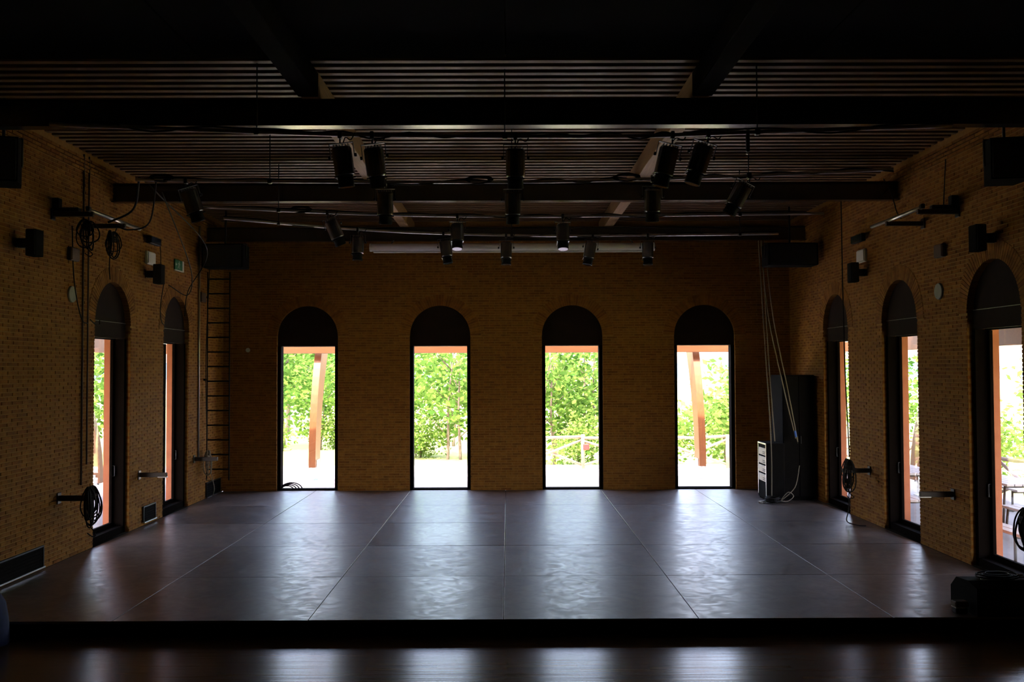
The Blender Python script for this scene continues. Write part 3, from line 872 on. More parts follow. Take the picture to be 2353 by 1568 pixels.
# ------------------------------------------------------------------ small wall fittings
def wall_box(name, side, y0, y1, z0, z1, d, m, label, cat, extra=None):
    o = MB().bbox((side*W, y0, z0), (side*(W-d), y1, z1), .008).build(name, m)
    tag(o, label, cat)
    return o
def emergency(side, label):
    root = empty('emergency_lamp', (side*W, -4.54, 4.88)); tag(root, label, 'lamp')
    s_ = -side
    MB().bbox((0, -.19, -.12), (s_*.05, .19, .12), .01).build('housing', WHITE, root)
    MB().bbox((s_*.05, -.17, -.10), (s_*.065, .17, .10), .006).build('diffuser', SCREENM, root)
emergency(-1, 'white rectangular emergency lamp above a wall speaker on the left wall')
emergency(1, 'white rectangular emergency lamp above a wall speaker on the right wall')
def flood(side, label):
    root = empty('flood_lamp', (side*W, -4.56, 5.2)); tag(root, label, 'lamp')
    s_ = -side
    MB().bbox((0, -.05, -.03), (s_*.06, .05, .03), .006).build('bracket', BLACKM, root)
    MB().bbox((s_*.05, -.26, -.07), (s_*.14, .26, .07), .012).build('housing', BLACK, root)
    MB().bbox((s_*.14, -.24, -.06), (s_*.147, .24, .06), .003).build('glass', LENS, root)
flood(-1, 'flat dark flood lamp above the white panel on the left wall')
flood(1, 'flat dark flood lamp above the white panel on the right wall')
def junction(side, y, label):
    root = empty('junction_box', (side*W, y, 4.58)); tag(root, label, 'box')
    s_ = -side
    MB().bbox((0, -.13, -.10), (s_*.07, .13, .10), .01).build('body', BROWNBOX, root)
    MB().bbox((s_*.07, -.12, -.09), (s_*.078, .12, .09), .003).build('cover', BROWNBOX, root)
junction(-1, -7.6, 'square brown junction box beside the cables on the left wall')
junction(1, -7.68, 'square brown junction box between two right doors')
o = wall_box('junction_box', -1, -1.75, -1.45, 4.28, 4.48, .07, BROWNBOX, 'small dark box on the left wall beside the ladder', 'box')
def disc(side, y, label):
    b = MB().tube([(side*W, y, 3.975), (side*(W-.03), y, 3.975)], [.128, .12], 24)
    o = b.build('vent_disc', PALEDISC); tag(o, label, 'vent')
disc(-1, -7.58, 'pale round disc on the left wall')
disc(1, -7.57, 'pale round disc between two doors of the right wall')
# exit sign
ex = empty('exit_sign', (-W, -3.02, 4.92)); tag(ex, 'green exit sign with white running figure above the far left door', 'sign')
MB().bbox((0, -.235, -.10), (.03, .235, .10), .004).build('panel', GREEN, ex)
MB().bbox((0, .17, -.125), (.034, .255, .10), .003).bbox((0, -.235, -.125), (.034, .255, -.102), .003).build('white_edge', WHITE, ex)
pg = MB()
def pq(pts): pg.prism(pts, lambda a, c, d: (d, a, c), .0302, .0325)
pq([(-.03, .045), (0, .045), (0, .075), (-.03, .075)]); pq([(-.05, -.02), (-.01, -.02), (.0, .04), (-.04, .04)])
pq([(-.05, -.02), (-.03, -.02), (-.08, -.075), (-.10, -.07)]); pq([(-.03, -.02), (-.01, -.02), (.03, -.075), (.01, -.08)])
pq([(-.08, .01), (-.04, .03), (-.04, .04), (-.085, .025)]); pq([(0, .03), (.04, .0), (.045, .01), (.0, .04)])
pq([(-.20, -.01), (-.14, -.01), (-.14, .015), (-.20, .015)]); pq([(-.225, .0), (-.19, -.04), (-.19, .045)])
pg.build('pictogram', WHITE, ex)
# low wall grilles (left wall)
def low_grille(y0, y1, z0, z1, label):
    root = empty('vent_grille', (-W, (y0+y1)/2, z0)); tag(root, label, 'vent')
    a, h_ = (y1-y0)/2, z1-z0
    MB().box((0, -a, 0), (.012, a, h_)).build('backing', FELT, root)
    f_ = MB().box((0, -a-.02, 0), (.03, -a, h_+.02)).box((0, a, 0), (.03, a+.02, h_+.02)).box((0, -a, h_), (.03, a, h_+.02))
    f_.build('frame', BLACKM, root)
    MB().box((0, -a-.02, -.018), (.05, a+.02, 0)).build('metal_ledge', GALV, root)
    n = 6
    for k in range(n):
        z = h_*(k+.5)/n
        MB().add([(.012,-a,z+.012),(.028,-a,z-.008),(.028,a,z-.008),(.012,a,z+.012),(.012,-a,z+.016),(.028,-a,z-.004),(.028,a,z-.004),(.012,a,z+.016)],
                 [(0,3,2,1),(4,5,6,7),(0,1,5,4),(1,2,6,5),(2,3,7,6),(3,0,4,7)]).build('slat', FELT, root)
low_grille(-9.75, -8.40, .05, .32, 'long dark floor level grille with bright ledge at the left picture edge')
low_grille(-4.74, -4.19, .07, .33, 'small dark floor level grille between the two left doors')
low_grille(-1.22, -.25, .03, .33, 'dark floor level grille behind the cables at the ladder')

# conduits and ropes on the walls
def line(name, pts, r, m, label, cat, seg=6, smooth=0):
    p = smooth_path(pts, smooth) if smooth else pts
    o = MB().tube(p, r, seg).build(name, m)
    return tag(o, label, cat)
XL = -W + .022
line('conduit', [(XL, -7.24, 6.19), (XL, -7.24, 1.05)], .016, BROWNBOX, 'darker conduit of the pair running down the left wall', 'conduit')
line('conduit', [(XL, -7.06, 6.19), (XL, -7.06, 1.35)], .013, BROWNBOX, 'thinner conduit of the pair beside the left door', 'conduit')
line('conduit', [(XL, -1.78, 5.9), (XL, -1.78, .95)], .02, PIPE, 'pale vertical conduit on the left wall near the ladder', 'conduit')
line('cord', [(-6.42, -1.60, 5.0), (-6.48, -1.62, 3), (-6.45, -1.6, 1.07)], .009, CABLE, 'thin dark cord hanging just beside the ladder', 'cord', smooth=8)
line('cord', [(W-.25, -4.13, 6.25), (W-.23, -4.14, 3.2), (W-.22, -4.3, 1.15)], .011, CABLE, 'dark cord hanging down the right wall to a cable coil', 'cord', smooth=8)
line('cord', [(-6.2, -6.9, 5.1), (-6.5, -6.4, 4.9), (-6.56, -6.33, 4.55), (-6.56, -6.3, 4.32)], .009, CABLE, 'cord hanging above the left door beside the conduits', 'cord', smooth=8)
line('cord', [(-6.54, -7.7, 5.0), (-6.55, -7.62, 4.3), (-6.55, -7.5, 3.9), (-6.56, -7.3, 3.6), (-6.56, -7.1, 3.55)], .009, CABLE, 'thin dark cord curving down to the conduits on the left wall', 'cord', smooth=8)
line('cord', [(-6.56, -7.02, 3.62), (-6.55, -6.88, 3.56), (-6.54, -6.74, 3.55), (-6.57, -6.66, 3.62)], .009, CABLE, 'short drooping cord end at the arch of the left door', 'cord', smooth=8)
line('cord', [(-6.48, -4.3, 5.15), (-6.45, -4.35, 4.9), (-6.42, -4.45, 4.72)], .008, CABLE, 'thin cord from the flood lamp to the wall speaker', 'cord', smooth=8)
line('cord', [(-6.3, -4.6, 4.4), (-6.45, -4.35, 4.0), (-6.56, -4.0, 3.75), (-6.57, -3.75, 3.65)], .009, CABLE, 'cord drooping from the wall speaker to the far left arch', 'cord', smooth=8)
line('cable', [(-5.1, -8.8, 5.5), (-5.5, -8.0, 5.2), (-6.0, -7.6, 5.08), (-6.1, -7.45, 5.1)], .016, CABLE, 'black cable swinging from the long bar to the left boom pipe', 'cable', smooth=8)
line('cable', [(-4.9, -8.7, 5.5), (-5.3, -7.9, 5.02), (-5.8, -7.4, 4.98), (-6.1, -7.2, 5.08)], .012, CABLE, 'lower slack cable between the long bar and the left boom pipe', 'cable', smooth=8)
line('cable', [(-4.8, -8.75, 5.3), (-5.6, -5.2, 4.6), (-6.1, -3.9, 4.25), (-6.3, -4.35, 4.4)], .010, CABLE, 'long loop of cable hanging from the leaning spotlight to the wall speaker', 'cable', smooth=10)
line('cable', [(-5.05, -8.6, 5.45), (-5.9, -3.4, 5.2), (-6.4, -3.0, 4.4), (-6.5, -2.9, 3.9)], .010, CABLE, 'cable falling past the exit sign to the far left arch', 'cable', smooth=10)
line('cord', [(W-.03, -5.6, 6.1), (W-.2, -6.3, 5.75), (6.2, -7.0, 5.3), (6.1, -7.4, 5.12)], .009, CABLE, 'thin cord from the ceiling edge to the right boom pipe', 'cord', smooth=8)
line('cord', [(W-.02, -7.9, 6.1), (W-.03, -7.8, 5.2)], .008, CABLE, 'thin straight cord on the upper right wall above the boom', 'cord')

# ------------------------------------------------------------------ side booms: arms and pipes
def boom(side, label):
    root = empty('side_boom', (side*(W-.004), -7.6, 5.09)); tag(root, label, 'boom', 'side boom pipes on two wall arms')
    s_ = -side
    for y in (-.60, .53):
        a = MB().bbox((0, y-.03, -.035), (s_*.60, y+.03, .035), .006); a.build('arm', DARKW, root)
        MB().bbox((0, y-.06, -.08), (s_*.02, y+.06, .08), .004).build('wall_plate', BLACKM, root)
    MB().tube([(s_*.56, -.66, .05), (s_*.56, 1.20, .05)], .028, 10).build('pipe', PIPE, root)
    MB().bbox((s_*.53, -.72, .03), (s_*.59, -.64, .10), .01).build('end_clamp', BLACKM, root)
boom(-1, 'wall boom with pale pipe on two dark arms, left wall')
boom(1, 'wall boom with pale pipe on two dark arms, right wall')
# small lamp base on each boom arm
for s_, lb in ((-1, 'dark lamp bracket resting on the left boom arm'), (1, 'dark lamp bracket resting on the right boom arm')):
    r_ = empty('lamp_bracket', (s_*(W-.0), -8.2, 5.125)); tag(r_, lb, 'bracket')
    MB().bbox((s_*-.02, -.05, 0), (s_*-.40, .05, .06), .01).build('rail', BLACKM, r_)
    MB().bbox((s_*-.02, -.06, .02), (s_*-.12, .06, .20), .01).build('socket', BLACK, r_)
def low_arm(side, y, label, tip=True):
    r_ = empty('cable_peg', (side*W, y, .94)); tag(r_, label, 'peg', 'low wall pegs')
    s_ = -side
    MB().bbox((0, -.03, -.04), (s_*.5, .03, .04), .006).build('arm', DARKW, r_)
    MB().bbox((0, -.055, -.08), (s_*.018, .055, .08), .004).build('wall_plate', BLACKM, r_)
    if tip: MB().bbox((s_*.34, -.032, -.048), (s_*.505, .032, -.03), .004).build('metal_tip', GALV, r_)
low_arm(-1, -7.92, 'low dark wall arm carrying the cable coil beside the left door', False)
low_arm(-1, -4.92, 'low dark wall arm with bright tip between the two left doors')
low_arm(-1, -2.0, 'low dark wall arm beside the ladder ropes', False)
low_arm(1, -4.70, 'low dark wall arm carrying the rope coil by the right door', False)
low_arm(1, -7.90, 'low dark wall arm with bright tip between two right doors')
low_arm(1, -10.72, 'low wall arm at the right picture edge under a cable coil', False)

def coil(loc, w_, h_, n, r, m, label, seed, depth=.10, name='cable_coil', tail=True, cat='cable'):
    """loops hanging from loc"""
    root = empty(name, loc); tag(root, label, cat)
    rnd = random.Random(seed)
    b = MB()
    for k in range(n):
        a = w_/2*rnd.uniform(.18, 1.0); hh = h_*rnd.uniform(.55, 1.0)
        y0 = rnd.uniform(-depth, depth); ph = rnd.uniform(-.9, .9); sk = rnd.uniform(-.15, .15)
        pts = []
        for t in range(17):
            an = 2*math.pi*t/16
            x = a*math.sin(an)*(.55+.45*(1-math.cos(an))/2); z = -hh*(1-math.cos(an))/2
            pts.append(Vector((x*math.cos(ph)+z*sk*.3, y0+x*math.sin(ph)*1.2 + rnd.uniform(-.008,.008), z+.03)))
        b.tube(smooth_path(pts, 3), r*rnd.uniform(.8, 1.15), 6, cap=False)
    b.build('loops', m, root)
    t = MB(); zz = -h_*.25
    for k in range(4):
        pts = [Vector((w_*.22*math.cos(q/10*2*math.pi), (depth+.01)*math.sin(q/10*2*math.pi), zz + k*r*2 + rnd.uniform(-.004,.004))) for q in range(11)]
        t.tube(smooth_path(pts, 2), r, 6, cap=False)
    t.build('tie_wrap', m, root)
    if tail:
        p = [Vector((0,0,-h_*.9)), Vector((.05,.02,-h_*1.02)), Vector((.09,-.03,-h_*1.1)), Vector((.02,.03,-h_*1.14)), Vector((-.03,-.02,-h_*1.05))]
        MB().tube(smooth_path(p, 5), r*.8, 6).build('loose_end', m, root)
    return root
coil((-6.13, -7.92, 1.08), .30, .62, 16, .011, CABLE, 'thick black cable coil hanging beside the left door', 1)
coil((6.20, -4.72, 1.12), .30, .60, 15, .011, CABLE, 'dark rope coil hanging from the wall arm by the far right door', 2)
coil((6.12, -10.72, 1.12), .30, .52, 16, .011, CABLE, 'black cable coil hanging at the right picture edge', 3)
coil((-6.33, -7.65, 5.06), .34, .45, 8, .010, CABLE, 'cable loops hung over the left boom arm near the wall', 4)
coil((-6.12, -7.25, 4.95), .30, .48, 6, .010, CABLE, 'wide loose cable loops hanging below the left boom pipe', 5, tail=False)
coil((-6.45, -1.55, 1.05), .22, .55, 8, .009, ROPE, 'tangle of pale ropes on the left wall beside the ladder', 6)
# cords dropping to the floor
line('cord', [(6.2, -4.75, .55), (6.18, -4.78, .25), (6.1, -4.9, .06), (6.2, -5.1, .02), (6.35, -5.15, .015)], .010, CABLE, 'cord end dropping from the right rope coil to the floor', 'cord', smooth=8)
line('cord', [(-6.42, -1.5, .7), (-6.4, -1.35, .4), (-6.45, -1.1, .2), (-6.5, -1.05, .03)], .008, ROPE, 'loose rope end hanging before the grille at the ladder', 'cord', smooth=8)

# ------------------------------------------------------------------ ladder in the far left corner
ld = empty('wall_ladder', (-6.28, -1.40, 0)); tag(ld, 'tall dark ladder of thin rungs in the far left corner', 'ladder')
for s_ in (-1, 1):
    MB().bbox((s_*.24-.01, -.02, .42), (s_*.24+.01, .02, 4.95), .006).build('rail', FELT, ld)
    for z in ((.9, 2.6, 4.4) if s_ < 0 else ()):
        MB().bbox((-.32, -.02, z-.02), (-.258, .02, z+.02), .004).build('wall_bracket', FELT, ld)
rg = None
for k in range(14):
    z = .66 + k*.318
    if rg is None:
        o = MB().tube([(-.25, 0, 0), (.25, 0, 0)], .016, 8).build('rung', FELT, ld, (0, 0, z)); rg = o.data
    else:
        link('rung', rg, ld, (0, 0, z))
o = MB().tube([(-6.02, -.02, 3.27), (-6.02, -.05, 3.27)], .05, 12).build('round_fitting', WHITE); tag(o, 'small pale round fitting on the back wall beside the ladder', 'fitting')

# ------------------------------------------------------------------ tall cabinet, rack and ropes in the far right corner
cb = empty('tall_cabinet', (6.20, -1.45, 0)); tag(cb, 'tall black cabinet standing in the far right corner', 'cabinet')
MB().bbox((-.34, -.42, .06), (.34, .45, 2.66), .012).build('body', FELT, cb)
for s_ in (-1, 1):
    d = MB().bbox((s_*.005, -.44, .08), (s_*.33, -.42, 2.63), .006).build('door', FELT, cb)
    MB().bbox((s_*.03, -.455, 1.2), (s_*.045, -.44, 1.36), .003).build('handle', BLACKM, d)
MB().bbox((-.32, -.38, 0), (.32, .42, .06), .004).build('plinth', FELT, cb)
rk = empty('equipment_rack', (5.66, -1.62, 0)); tag(rk, 'low black equipment rack with four pale modules, beside the tall cabinet', 'rack')
MB().bbox((-.19, -.38, .03), (.19, .30, 1.22), .012).build('case', FELT, rk)
for y in (-.36, .24):
    MB().bbox((-.205, y-.014, .1), (-.19, y+.014, 1.2), .003).build('rail', GALV, rk)
MB().bbox((-.208, -.372, 1.185), (-.19, .252, 1.215), .003).build('top_bar', GALV, rk)
for k in range(4):
    z0 = .40 + k*.185
    m_ = MB().bbox((-.204, -.33, z0), (-.19, .19, z0+.15), .004).build('module', WHITE, rk)
    for q in range(2):
        MB().bbox((-.208, -.32, z0+.03+q*.035), (-.203, -.12, z0+.042+q*.035), .002).build('slot', BLACK, m_)
MB().bbox((-.17, -.36, 0), (.17, .28, .03), .003).build('base', FELT, rk)
for i, (pts, lb) in enumerate([
    ([(5.55, -1.25, 5.62), (5.58, -1.6, 3.2), (5.56, -2.02, 1.3), (5.54, -2.1, .05)], 'pale rope hanging straight down before the equipment rack'),
    ([(5.63, -1.25, 5.62), (5.64, -1.6, 3.2), (5.66, -1.95, 1.26)], 'second pale rope ending on top of the equipment rack'),
    ([(5.60, -1.25, 5.62), (5.66, -1.6, 3.9), (5.86, -1.95, 2.4), (6.08, -2.03, 1.32)], 'pale rope slanting toward the tall cabinet door'),
    ([(5.68, -1.25, 5.62), (5.76, -1.6, 3.9), (5.94, -1.95, 2.4), (6.12, -2.04, 1.25)], 'slanting pale rope nearest the right wall')]):
    line('rope', pts, .011, ROPE, lb, 'rope', smooth=8)
o = MB().bbox((-.02, -.02, -.07), (.02, .02, .07), .008).build('blue_clip', BLUETAPE, None, (6.07, -2.05, 1.42), (0, -.2, 0)); tag(o, 'small blue clip on the slanting rope', 'clip')
cc = empty('cable_coil', (5.52, -2.25, .01)); tag(cc, 'cable coil lying on the stage before the equipment rack', 'cable')
b = MB(); rnd = random.Random(9)
for k in range(6):
    a = rnd.uniform(.10, .16)
    b.tube([(a*math.cos(t/16*2*math.pi)+rnd.uniform(-.01,.01), a*math.sin(t/16*2*math.pi), .012+k*.018+rnd.uniform(0,.02)) for t in range(17)], .010, 6, cap=False)
b.build('loops', CABLE, cc)
MB().tube(smooth_path([(.12, 0, .05), (.3, .02, .02), (.45, .06, .12), (.35, .1, .2), (.2, .1, .03), (.5, .12, .3), (.62, .17, .75)], 6), .009, 6).build('loose_end', ROPE, cc)
o = MB().bbox((-.07, -.05, 0), (.07, .05, .05), .015).build('plug_box', WHITE, None, (5.30, -2.25, .002), (0, 0, .5)); tag(o, 'small pale plug box on the floor beside the cable coil', 'plug')
# cable heap on the first back window sill
cc = empty('cable_coil', (-5.14, .14, .002)); tag(cc, 'small dark cable heap on the sill of the first back window', 'cable')
b = MB()
for k in range(4):
    a = .12 + k*.03
    b.tube([(a*math.cos(t/14*math.pi)*1.2 + k*.03, k*.015, .012 + a*.75*math.sin(t/14*math.pi)) for t in range(15)], .014, 6)
b.build('loops', CABLE, cc)

# ------------------------------------------------------------------ things at the stage front corners
eq = empty('stage_monitor', (5.75, -10.80, 0)); tag(eq, 'black slanted stage monitor box at the right front corner of the stage', 'loudspeaker')
b = MB()
prof = [(-.33, 0), (.30, 0), (.30, .22), (.16, .345), (-.12, .36), (-.33, .315)]
b.prism(prof, lambda a, z, d: (d, a, z), -.44, .44); b.build('cabinet', FELT, eq)
MB().add([(-.42, -.337, .02), (.42, -.337, .02), (.42, -.337, .29), (-.42, -.337, .29), (-.42, -.331, .02), (.42, -.331, .02), (.42, -.331, .29), (-.42, -.331, .29)],
         [(0,1,2,3),(4,7,6,5),(0,4,5,1),(1,5,6,2),(2,6,7,3),(3,7,4,0)]).build('grille', GRILLE, eq)
for x in (-.25, .1):
    MB().tube(smooth_path([(x, -.05, .352), (x+.02, -.05, .375), (x+.16, -.05, .375), (x+.18, -.05, .352)], 4), .010, 6).build('handle', GALV, eq)
cl = empty('cable_coil', (5.70, -10.82, .365)); tag(cl, 'black cable coil lying on top of the corner stage monitor', 'cable')
b = MB(); rnd = random.Random(21)
for k in range(7):
    a = rnd.uniform(.10, .19)
    b.tube([(a*1.25*math.cos(t/16*2*math.pi), a*.8*math.sin(t/16*2*math.pi), .012+k*.006+rnd.uniform(0,.006)) for t in range(17)], .010, 6, cap=False)
b.build('loops', CABLE, cl)
for k, (x, y) in enumerate(((.23, -.06), (.27, .05))):
    MB().tube([(x, y, .02), (x+.06, y+.01, .025)], .012, 8).build('plug', GALV, cl)
fl = empty('flight_case', (6.42, -10.85, 0)); tag(fl, 'black equipment case at the right picture edge on the stage front', 'case')
MB().bbox((-.20, -.28, 0), (.17, .28, .36), .012).build('body', BLACK, fl)
MB().bbox((-.20, -.28, .362), (.17, .28, .44), .012).build('lid', BLACK, fl)
for z in (.10, .34): MB().bbox((-.205, -.29, z), (-.17, -.275, z+.05), .003).build('latch', GALV, fl)
pb = empty('power_block', (5.19, -10.95, 0)); tag(pb, 'small dark power block on a pale foot left of the corner monitor', 'power block')
MB().bbox((-.07, -.06, .075), (.09, .06, .14), .012).build('body', BROWNBOX, pb)
MB().bbox((-.06, -.05, 0), (.08, .05, .06), .01).build('stand', BLACK, pb)
MB().bbox((-.065, -.058, .06), (.05, .058, .075), .004).build('foot_rim', WHITE, pb)
# dark blue cloth over a block at the left corner, on the lower floor
b = MB(); K = 28; rnd = random.Random(4)
rows = [(.62, 0.0), (.60, .25), (.56, .44), (.50, .535), (.36, .56), (.0, .565)]
for ri, (r_, z) in enumerate(rows):
    for k in range(K):
        an = 2*math.pi*k/K
        cc_, ss = math.cos(an), math.sin(an)
        q = (abs(cc_)**5 + abs(ss)**5) ** (-.2)
        rr = r_*q*(1 + (.05*math.sin(an*7)+.03*math.sin(an*11+1)) * max(0, 1-z/.56))
        b.v.append((rr*cc_*.85, rr*ss*.55, z))
for i in range(len(rows)-1):
    for k in range(K):
        k2 = (k+1) % K
        b.f.append((i*K+k, i*K+k2, (i+1)*K+k2, (i+1)*K+k)); b.sm.append(True)
o = b.build('draped_cloth', BLUEC, None, (-6.0, -11.52, ZL+.0)); tag(o, 'dark blue cloth draped over a block at the left end of the stage front', 'cloth')

# ------------------------------------------------------------------ outside: fence, benches, tables
def fence_panel(p, q, label, seed):
    p, q = Vector(p), Vector(q)
    root = empty('log_fence', p); tag(root, label, 'fence', 'crossed log fence panels')
    d = q - p; rnd = random.Random(seed)
    j = lambda: Vector((rnd.uniform(-.02,.02), rnd.uniform(-.02,.02), rnd.uniform(-.03,.03)))
    MB().tube([(0,0,0), Vector((0,0,.5))+j(), Vector((0,0,1.02))+j()], .055, 8).build('post', LOG, root)
    up = lambda z: Vector((0,0,z))
    MB().tube([up(.93)+j(), d*.5+up(.92)+j(), d+up(.93)+j()], .045, 8).build('rail', LOG, root)
    MB().tube([up(.10)+j(), d*.5+up(.47)+j(), d+up(.86)+j()], .038, 8).build('brace', LOG, root)
    MB().tube([up(.86)+j(), d*.5+up(.5)+j()+Vector((0,.07,0)), d+up(.12)+j()], .038, 8).build('brace', LOG, root)
xs_ = [.1 + 2.1*k for k in range(6)]
for k in range(5):
    fence_panel((xs_[k], 5.45, -.12), (xs_[k+1], 5.5, -.12), 'crossed log fence panel number %s from the left behind the back paving' % ['one', 'two', 'three', 'four', 'five'][k], k)
ysf = [5.4 - 2.1*k for k in range(7)]
for k in range(6):
    fence_panel((10.9, ysf[k], -.12), (10.95, ysf[k+1], -.12), 'crossed log fence panel outside the right doors, %s from the far corner' % ['first', 'second', 'third', 'fourth', 'fifth', 'sixth'][k], k+20)
o = MB().bbox((-.09, -.03, -.10), (.09, .03, .08), .03).build('red_rag', REDM, None, (2.28, 5.40, .55)); tag(o, 'small red rag on a fence brace', 'rag')

def plank_bench(x, y, L, wd, h, label, name='bench', cat='bench'):
    root = empty(name, (x, y, -.10)); tag(root, label, cat)
    np_ = 2 if wd < .4 else 5
    for k in range(np_):
        a = -wd/2 + wd*k/np_
        MB().bbox((a+.006, -L/2, h-.045), (a+wd/np_-.006, L/2, h), .006).build('plank', PLANKW, root)
    for s_ in (-1, 1):
        for t in (-1, 1):
            MB().tube([(t*wd*.40, s_*L*.40, h-.04), (t*wd*.48, s_*L*.42, 0)], .022, 8).build('leg', DARKW, root)
        MB().bbox((-wd*.42, s_*L*.40-.02, h-.09), (wd*.42, s_*L*.40+.02, h-.046), .005).build('crossbar', DARKW, root)
plank_bench(7.66, -6.9, 2.4, .34, .46, 'grey plank bench just outside the largest right door')
plank_bench(8.95, -6.05, 2.0, .32, .46, 'grey plank bench behind the first one outside the right wall')
plank_bench(9.55, -3.55, 2.0, .75, .76, 'grey plank table outside the right wall near the fence', 'table', 'table')
plank_bench(8.55, -1.7, 2.0, .75, .76, 'grey plank table seen through the middle right door', 'table', 'table')
plank_bench(7.62, -3.4, 2.0, .32, .46, 'grey plank bench seen low through the middle right door')
plank_bench(10.3, -2.0, 2.2, .30, .46, 'grey plank bench along the fence outside the right doors')

# ------------------------------------------------------------------ trees
def np_mesh(name, V, quads, m):
    me = bpy.data.meshes.new(name)
    me.vertices.add(len(V)); me.vertices.foreach_set('co', V.astype(np.float32).ravel())
    n = len(quads)
    me.loops.add(n*4); me.loops.foreach_set('vertex_index', quads.astype(np.int32).ravel())
    me.polygons.add(n); me.polygons.foreach_set('loop_start', np.arange(0, n*4, 4, dtype=np.int32))
    me.polygons.foreach_set('loop_total', np.full(n, 4, dtype=np.int32))
    me.update(calc_edges=True)
    me.materials.append(m)
    return me

def foliage(seed, n, rx, z0, z1, size, m, nclus=60, spread=.45, shell=.5):
    r = np.random.default_rng(seed)
    u = r.normal(size=(nclus, 3)); u /= np.linalg.norm(u, axis=1)[:, None]
    u *= (shell + (1-shell)*r.random((nclus, 1)))
    c = u*np.array([rx, rx, (z1-z0)/2]) + np.array([0, 0, (z0+z1)/2])
    idx = r.integers(0, nclus, n)
    p = c[idx] + r.normal(size=(n, 3))*spread*np.array([1, 1, .7])
    d = r.normal(size=(n, 3)); d[:, 2] *= .6; d /= np.linalg.norm(d, axis=1)[:, None]
    t = np.cross(d, r.normal(size=(n, 3))); t /= np.linalg.norm(t, axis=1)[:, None]
    s = size*r.uniform(.6, 1.25, (n, 1))
    V = np.stack([p - d*s, p + t*s*.55, p + d*s, p - t*s*.55], axis=1).reshape(-1, 3)
    return np_mesh('foliage', V, np.arange(n*4).reshape(n, 4), m)

def trunk_mesh(seed, h, r0, nb=7, lean=.4, stems=1):
    rnd = random.Random(seed); b = MB()
    for s in range(stems):
        bx, by = (rnd.uniform(-.25, .25), rnd.uniform(-.25, .25)) if stems > 1 else (0, 0)
        lx, ly = rnd.uniform(-lean, lean), rnd.uniform(-lean, lean)
        pts = [Vector((bx + lx*t*t + .06*math.sin(t*9+s), by + ly*t*t, h*t - .25)) for t in [k/8 for k in range(9)]]
        b.tube(pts, [r0*(1-.75*k/8) for k in range(9)], 7)
        for k in range(nb):
            t = rnd.uniform(.3, .9); i = int(t*8); p = pts[i]
            an = rnd.uniform(0, 2*math.pi); L = h*rnd.uniform(.14, .26)
            q = p + Vector((math.cos(an)*L, math.sin(an)*L, L*.75))
            b.tube([p, p.lerp(q, .5) + Vector((0, 0, .08)), q], [r0*.35, r0*.22, r0*.08], 5)
    me = bpy.data.meshes.new('trunk'); me.from_pydata(b.v, [], b.f)
    me.polygons.foreach_set('use_smooth', b.sm); me.materials.append(BARK); me.update()
    return me
TREES = [
    (trunk_mesh(1, 4.6, .06, stems=2), foliage(1, 1500, 1.9, .9, 5.0, .125, LEAF[0], 55, .36, .3)),       # slender, open
    (trunk_mesh(2, 5.4, .12), foliage(2, 3000, 2.7, .5, 6.2, .15, LEAF[2], 75, .45, .35)),                # denser
    (trunk_mesh(3, 3.8, .06, stems=2), foliage(3, 1300, 1.9, .4, 4.3, .13, LEAF[1], 50, .38, .3)),        # light yellow-green
    (trunk_mesh(4, 2.2, .03, stems=3), foliage(4, 1900, 1.35, .05, 2.4, .095, LEAF[1], 50, .28, .3)),     # shrub
    (trunk_mesh(5, 5.0, .10), foliage(5, 1700, 2.3, 1.8, 5.6, .14, LEAF[0], 60, .42, .35)),               # tall stemmed
]
def tree(kind, x, y, s, label, group, name='tree', cat='tree'):
    root = empty(name, (x, y, -.28), random.uniform(0, 6.28)); root.scale = (s, s, s)
    tag(root, label, cat, group)
    link('trunk', TREES[kind][0], root)
    o = link('foliage', TREES[kind][1], root); o['kind'] = 'stuff'
random.seed(11)
def grove(group, items):
    for k, x, y, sz, label in items:
        nm = 'shrub' if k == 3 else 'tree'
        tree(k, x, y, sz, label, group, nm, nm)
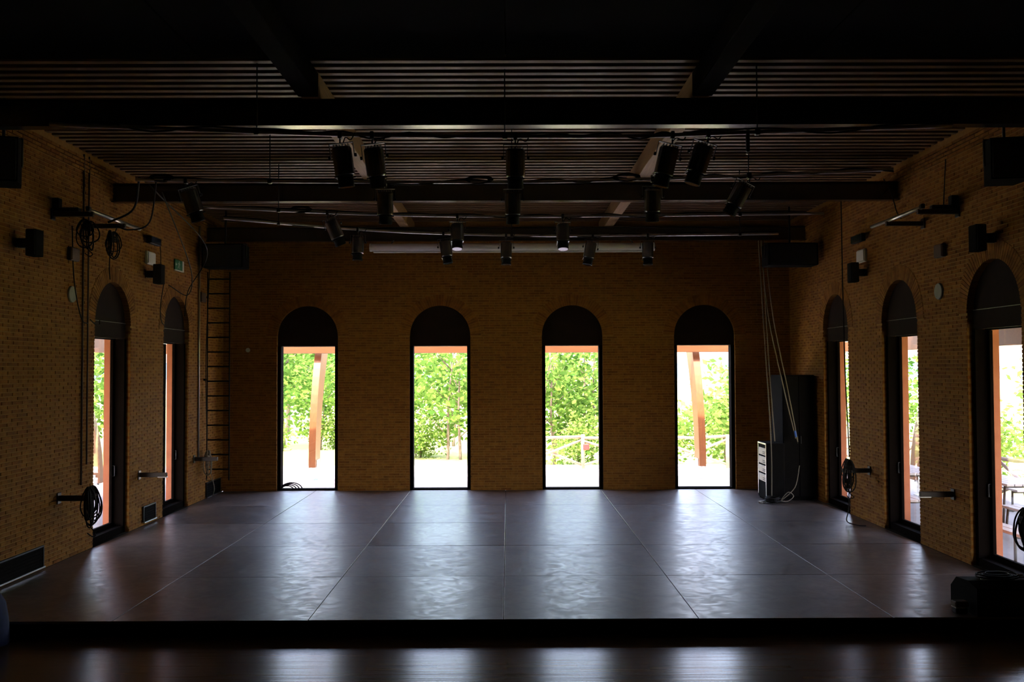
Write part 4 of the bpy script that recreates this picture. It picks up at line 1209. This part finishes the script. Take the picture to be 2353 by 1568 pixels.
grove('trees seen through the first back window', [
    (1, -8.9, 15.5, 1.0, 'dense tree filling the left half of the back window nearest the ladder'),
    (4, -6.3, 18.5, .95, 'tall bare stemmed tree right of the curved post in the first back window'),
    (1, -10.8, 24, 1.1, 'farthest shady tree behind the dense one in the first back window'),
    (0, -7.0, 12.9, .85, 'slender tree just behind the curved post in the first back window'),
    (3, -8.7, 12.4, .7, 'low shrub at the lawn edge left of the post in the first back window'),
    (3, -6.5, 13.2, .7, 'low shrub at the lawn edge right of the post in the first back window')])
grove('trees seen through the second back window', [
    (0, -1.75, 8.8, .95, 'slender double trunked tree right of centre in the second back window'),
    (0, -3.5, 10.6, .95, 'slender leafy tree at the left edge of the second back window'),
    (2, -2.5, 16.0, 1.2, 'pale sunlit tree far behind the slender trunks in the second back window'),
    (3, -2.9, 9.4, .7, 'low shrub at the foot of the trees in the second back window')])
grove('trees seen through the third back window', [
    (0, 1.35, 8.0, .9, 'slender tree at the left edge of the window with the log fence and red rag'),
    (0, 2.55, 8.7, .9, 'slender tree right of centre behind the fence with the red rag'),
    (2, 2.1, 13.5, 1.1, 'pale tree far behind the fence with the red rag'),
    (3, 2.2, 7.0, .75, 'low shrub just behind the red rag on the fence')])
grove('trees seen through the fourth back window', [
    (3, 7.1, 7.7, 1.25, 'large shrub right of the curved post in the window with open sky'),
    (3, 5.0, 7.9, .8, 'small shrub left of the curved post in the window with open sky'),
    (3, 8.3, 11.5, 1.35, 'pale shrub farther back in the window with open sky')])
grove('trees seen through the side doors', [
    (2, 14.6, 1.8, .75, 'pale sunlit tree seen through the largest right door'),
    (2, 18.5, 8.5, 1.0, 'far pale tree behind the fence outside the largest right door'),
    (3, 12.8, -.8, .75, 'shrub behind the fence outside the largest right door'),
    (3, 13.1, 3.8, .9, 'shrub behind the fence seen through the middle right door'),
    (0, 12.9, 9.8, .85, 'slender tree seen through the middle right door'),
    (2, 14.4, 16.0, 1.0, 'pale tree seen through the narrow far right door'),
    (1, -16.5, 6.5, 1.0, 'shady tree seen beside the post through the left door with the cable coil'),
    (0, -13.4, 5.0, .85, 'slender tree outside the left door with the cable coil'),
    (1, -17.8, 13.0, 1.1, 'dense tree far outside the left doors'),
    (0, -14.2, 10.4, .95, 'slender tree seen through the far left door')])
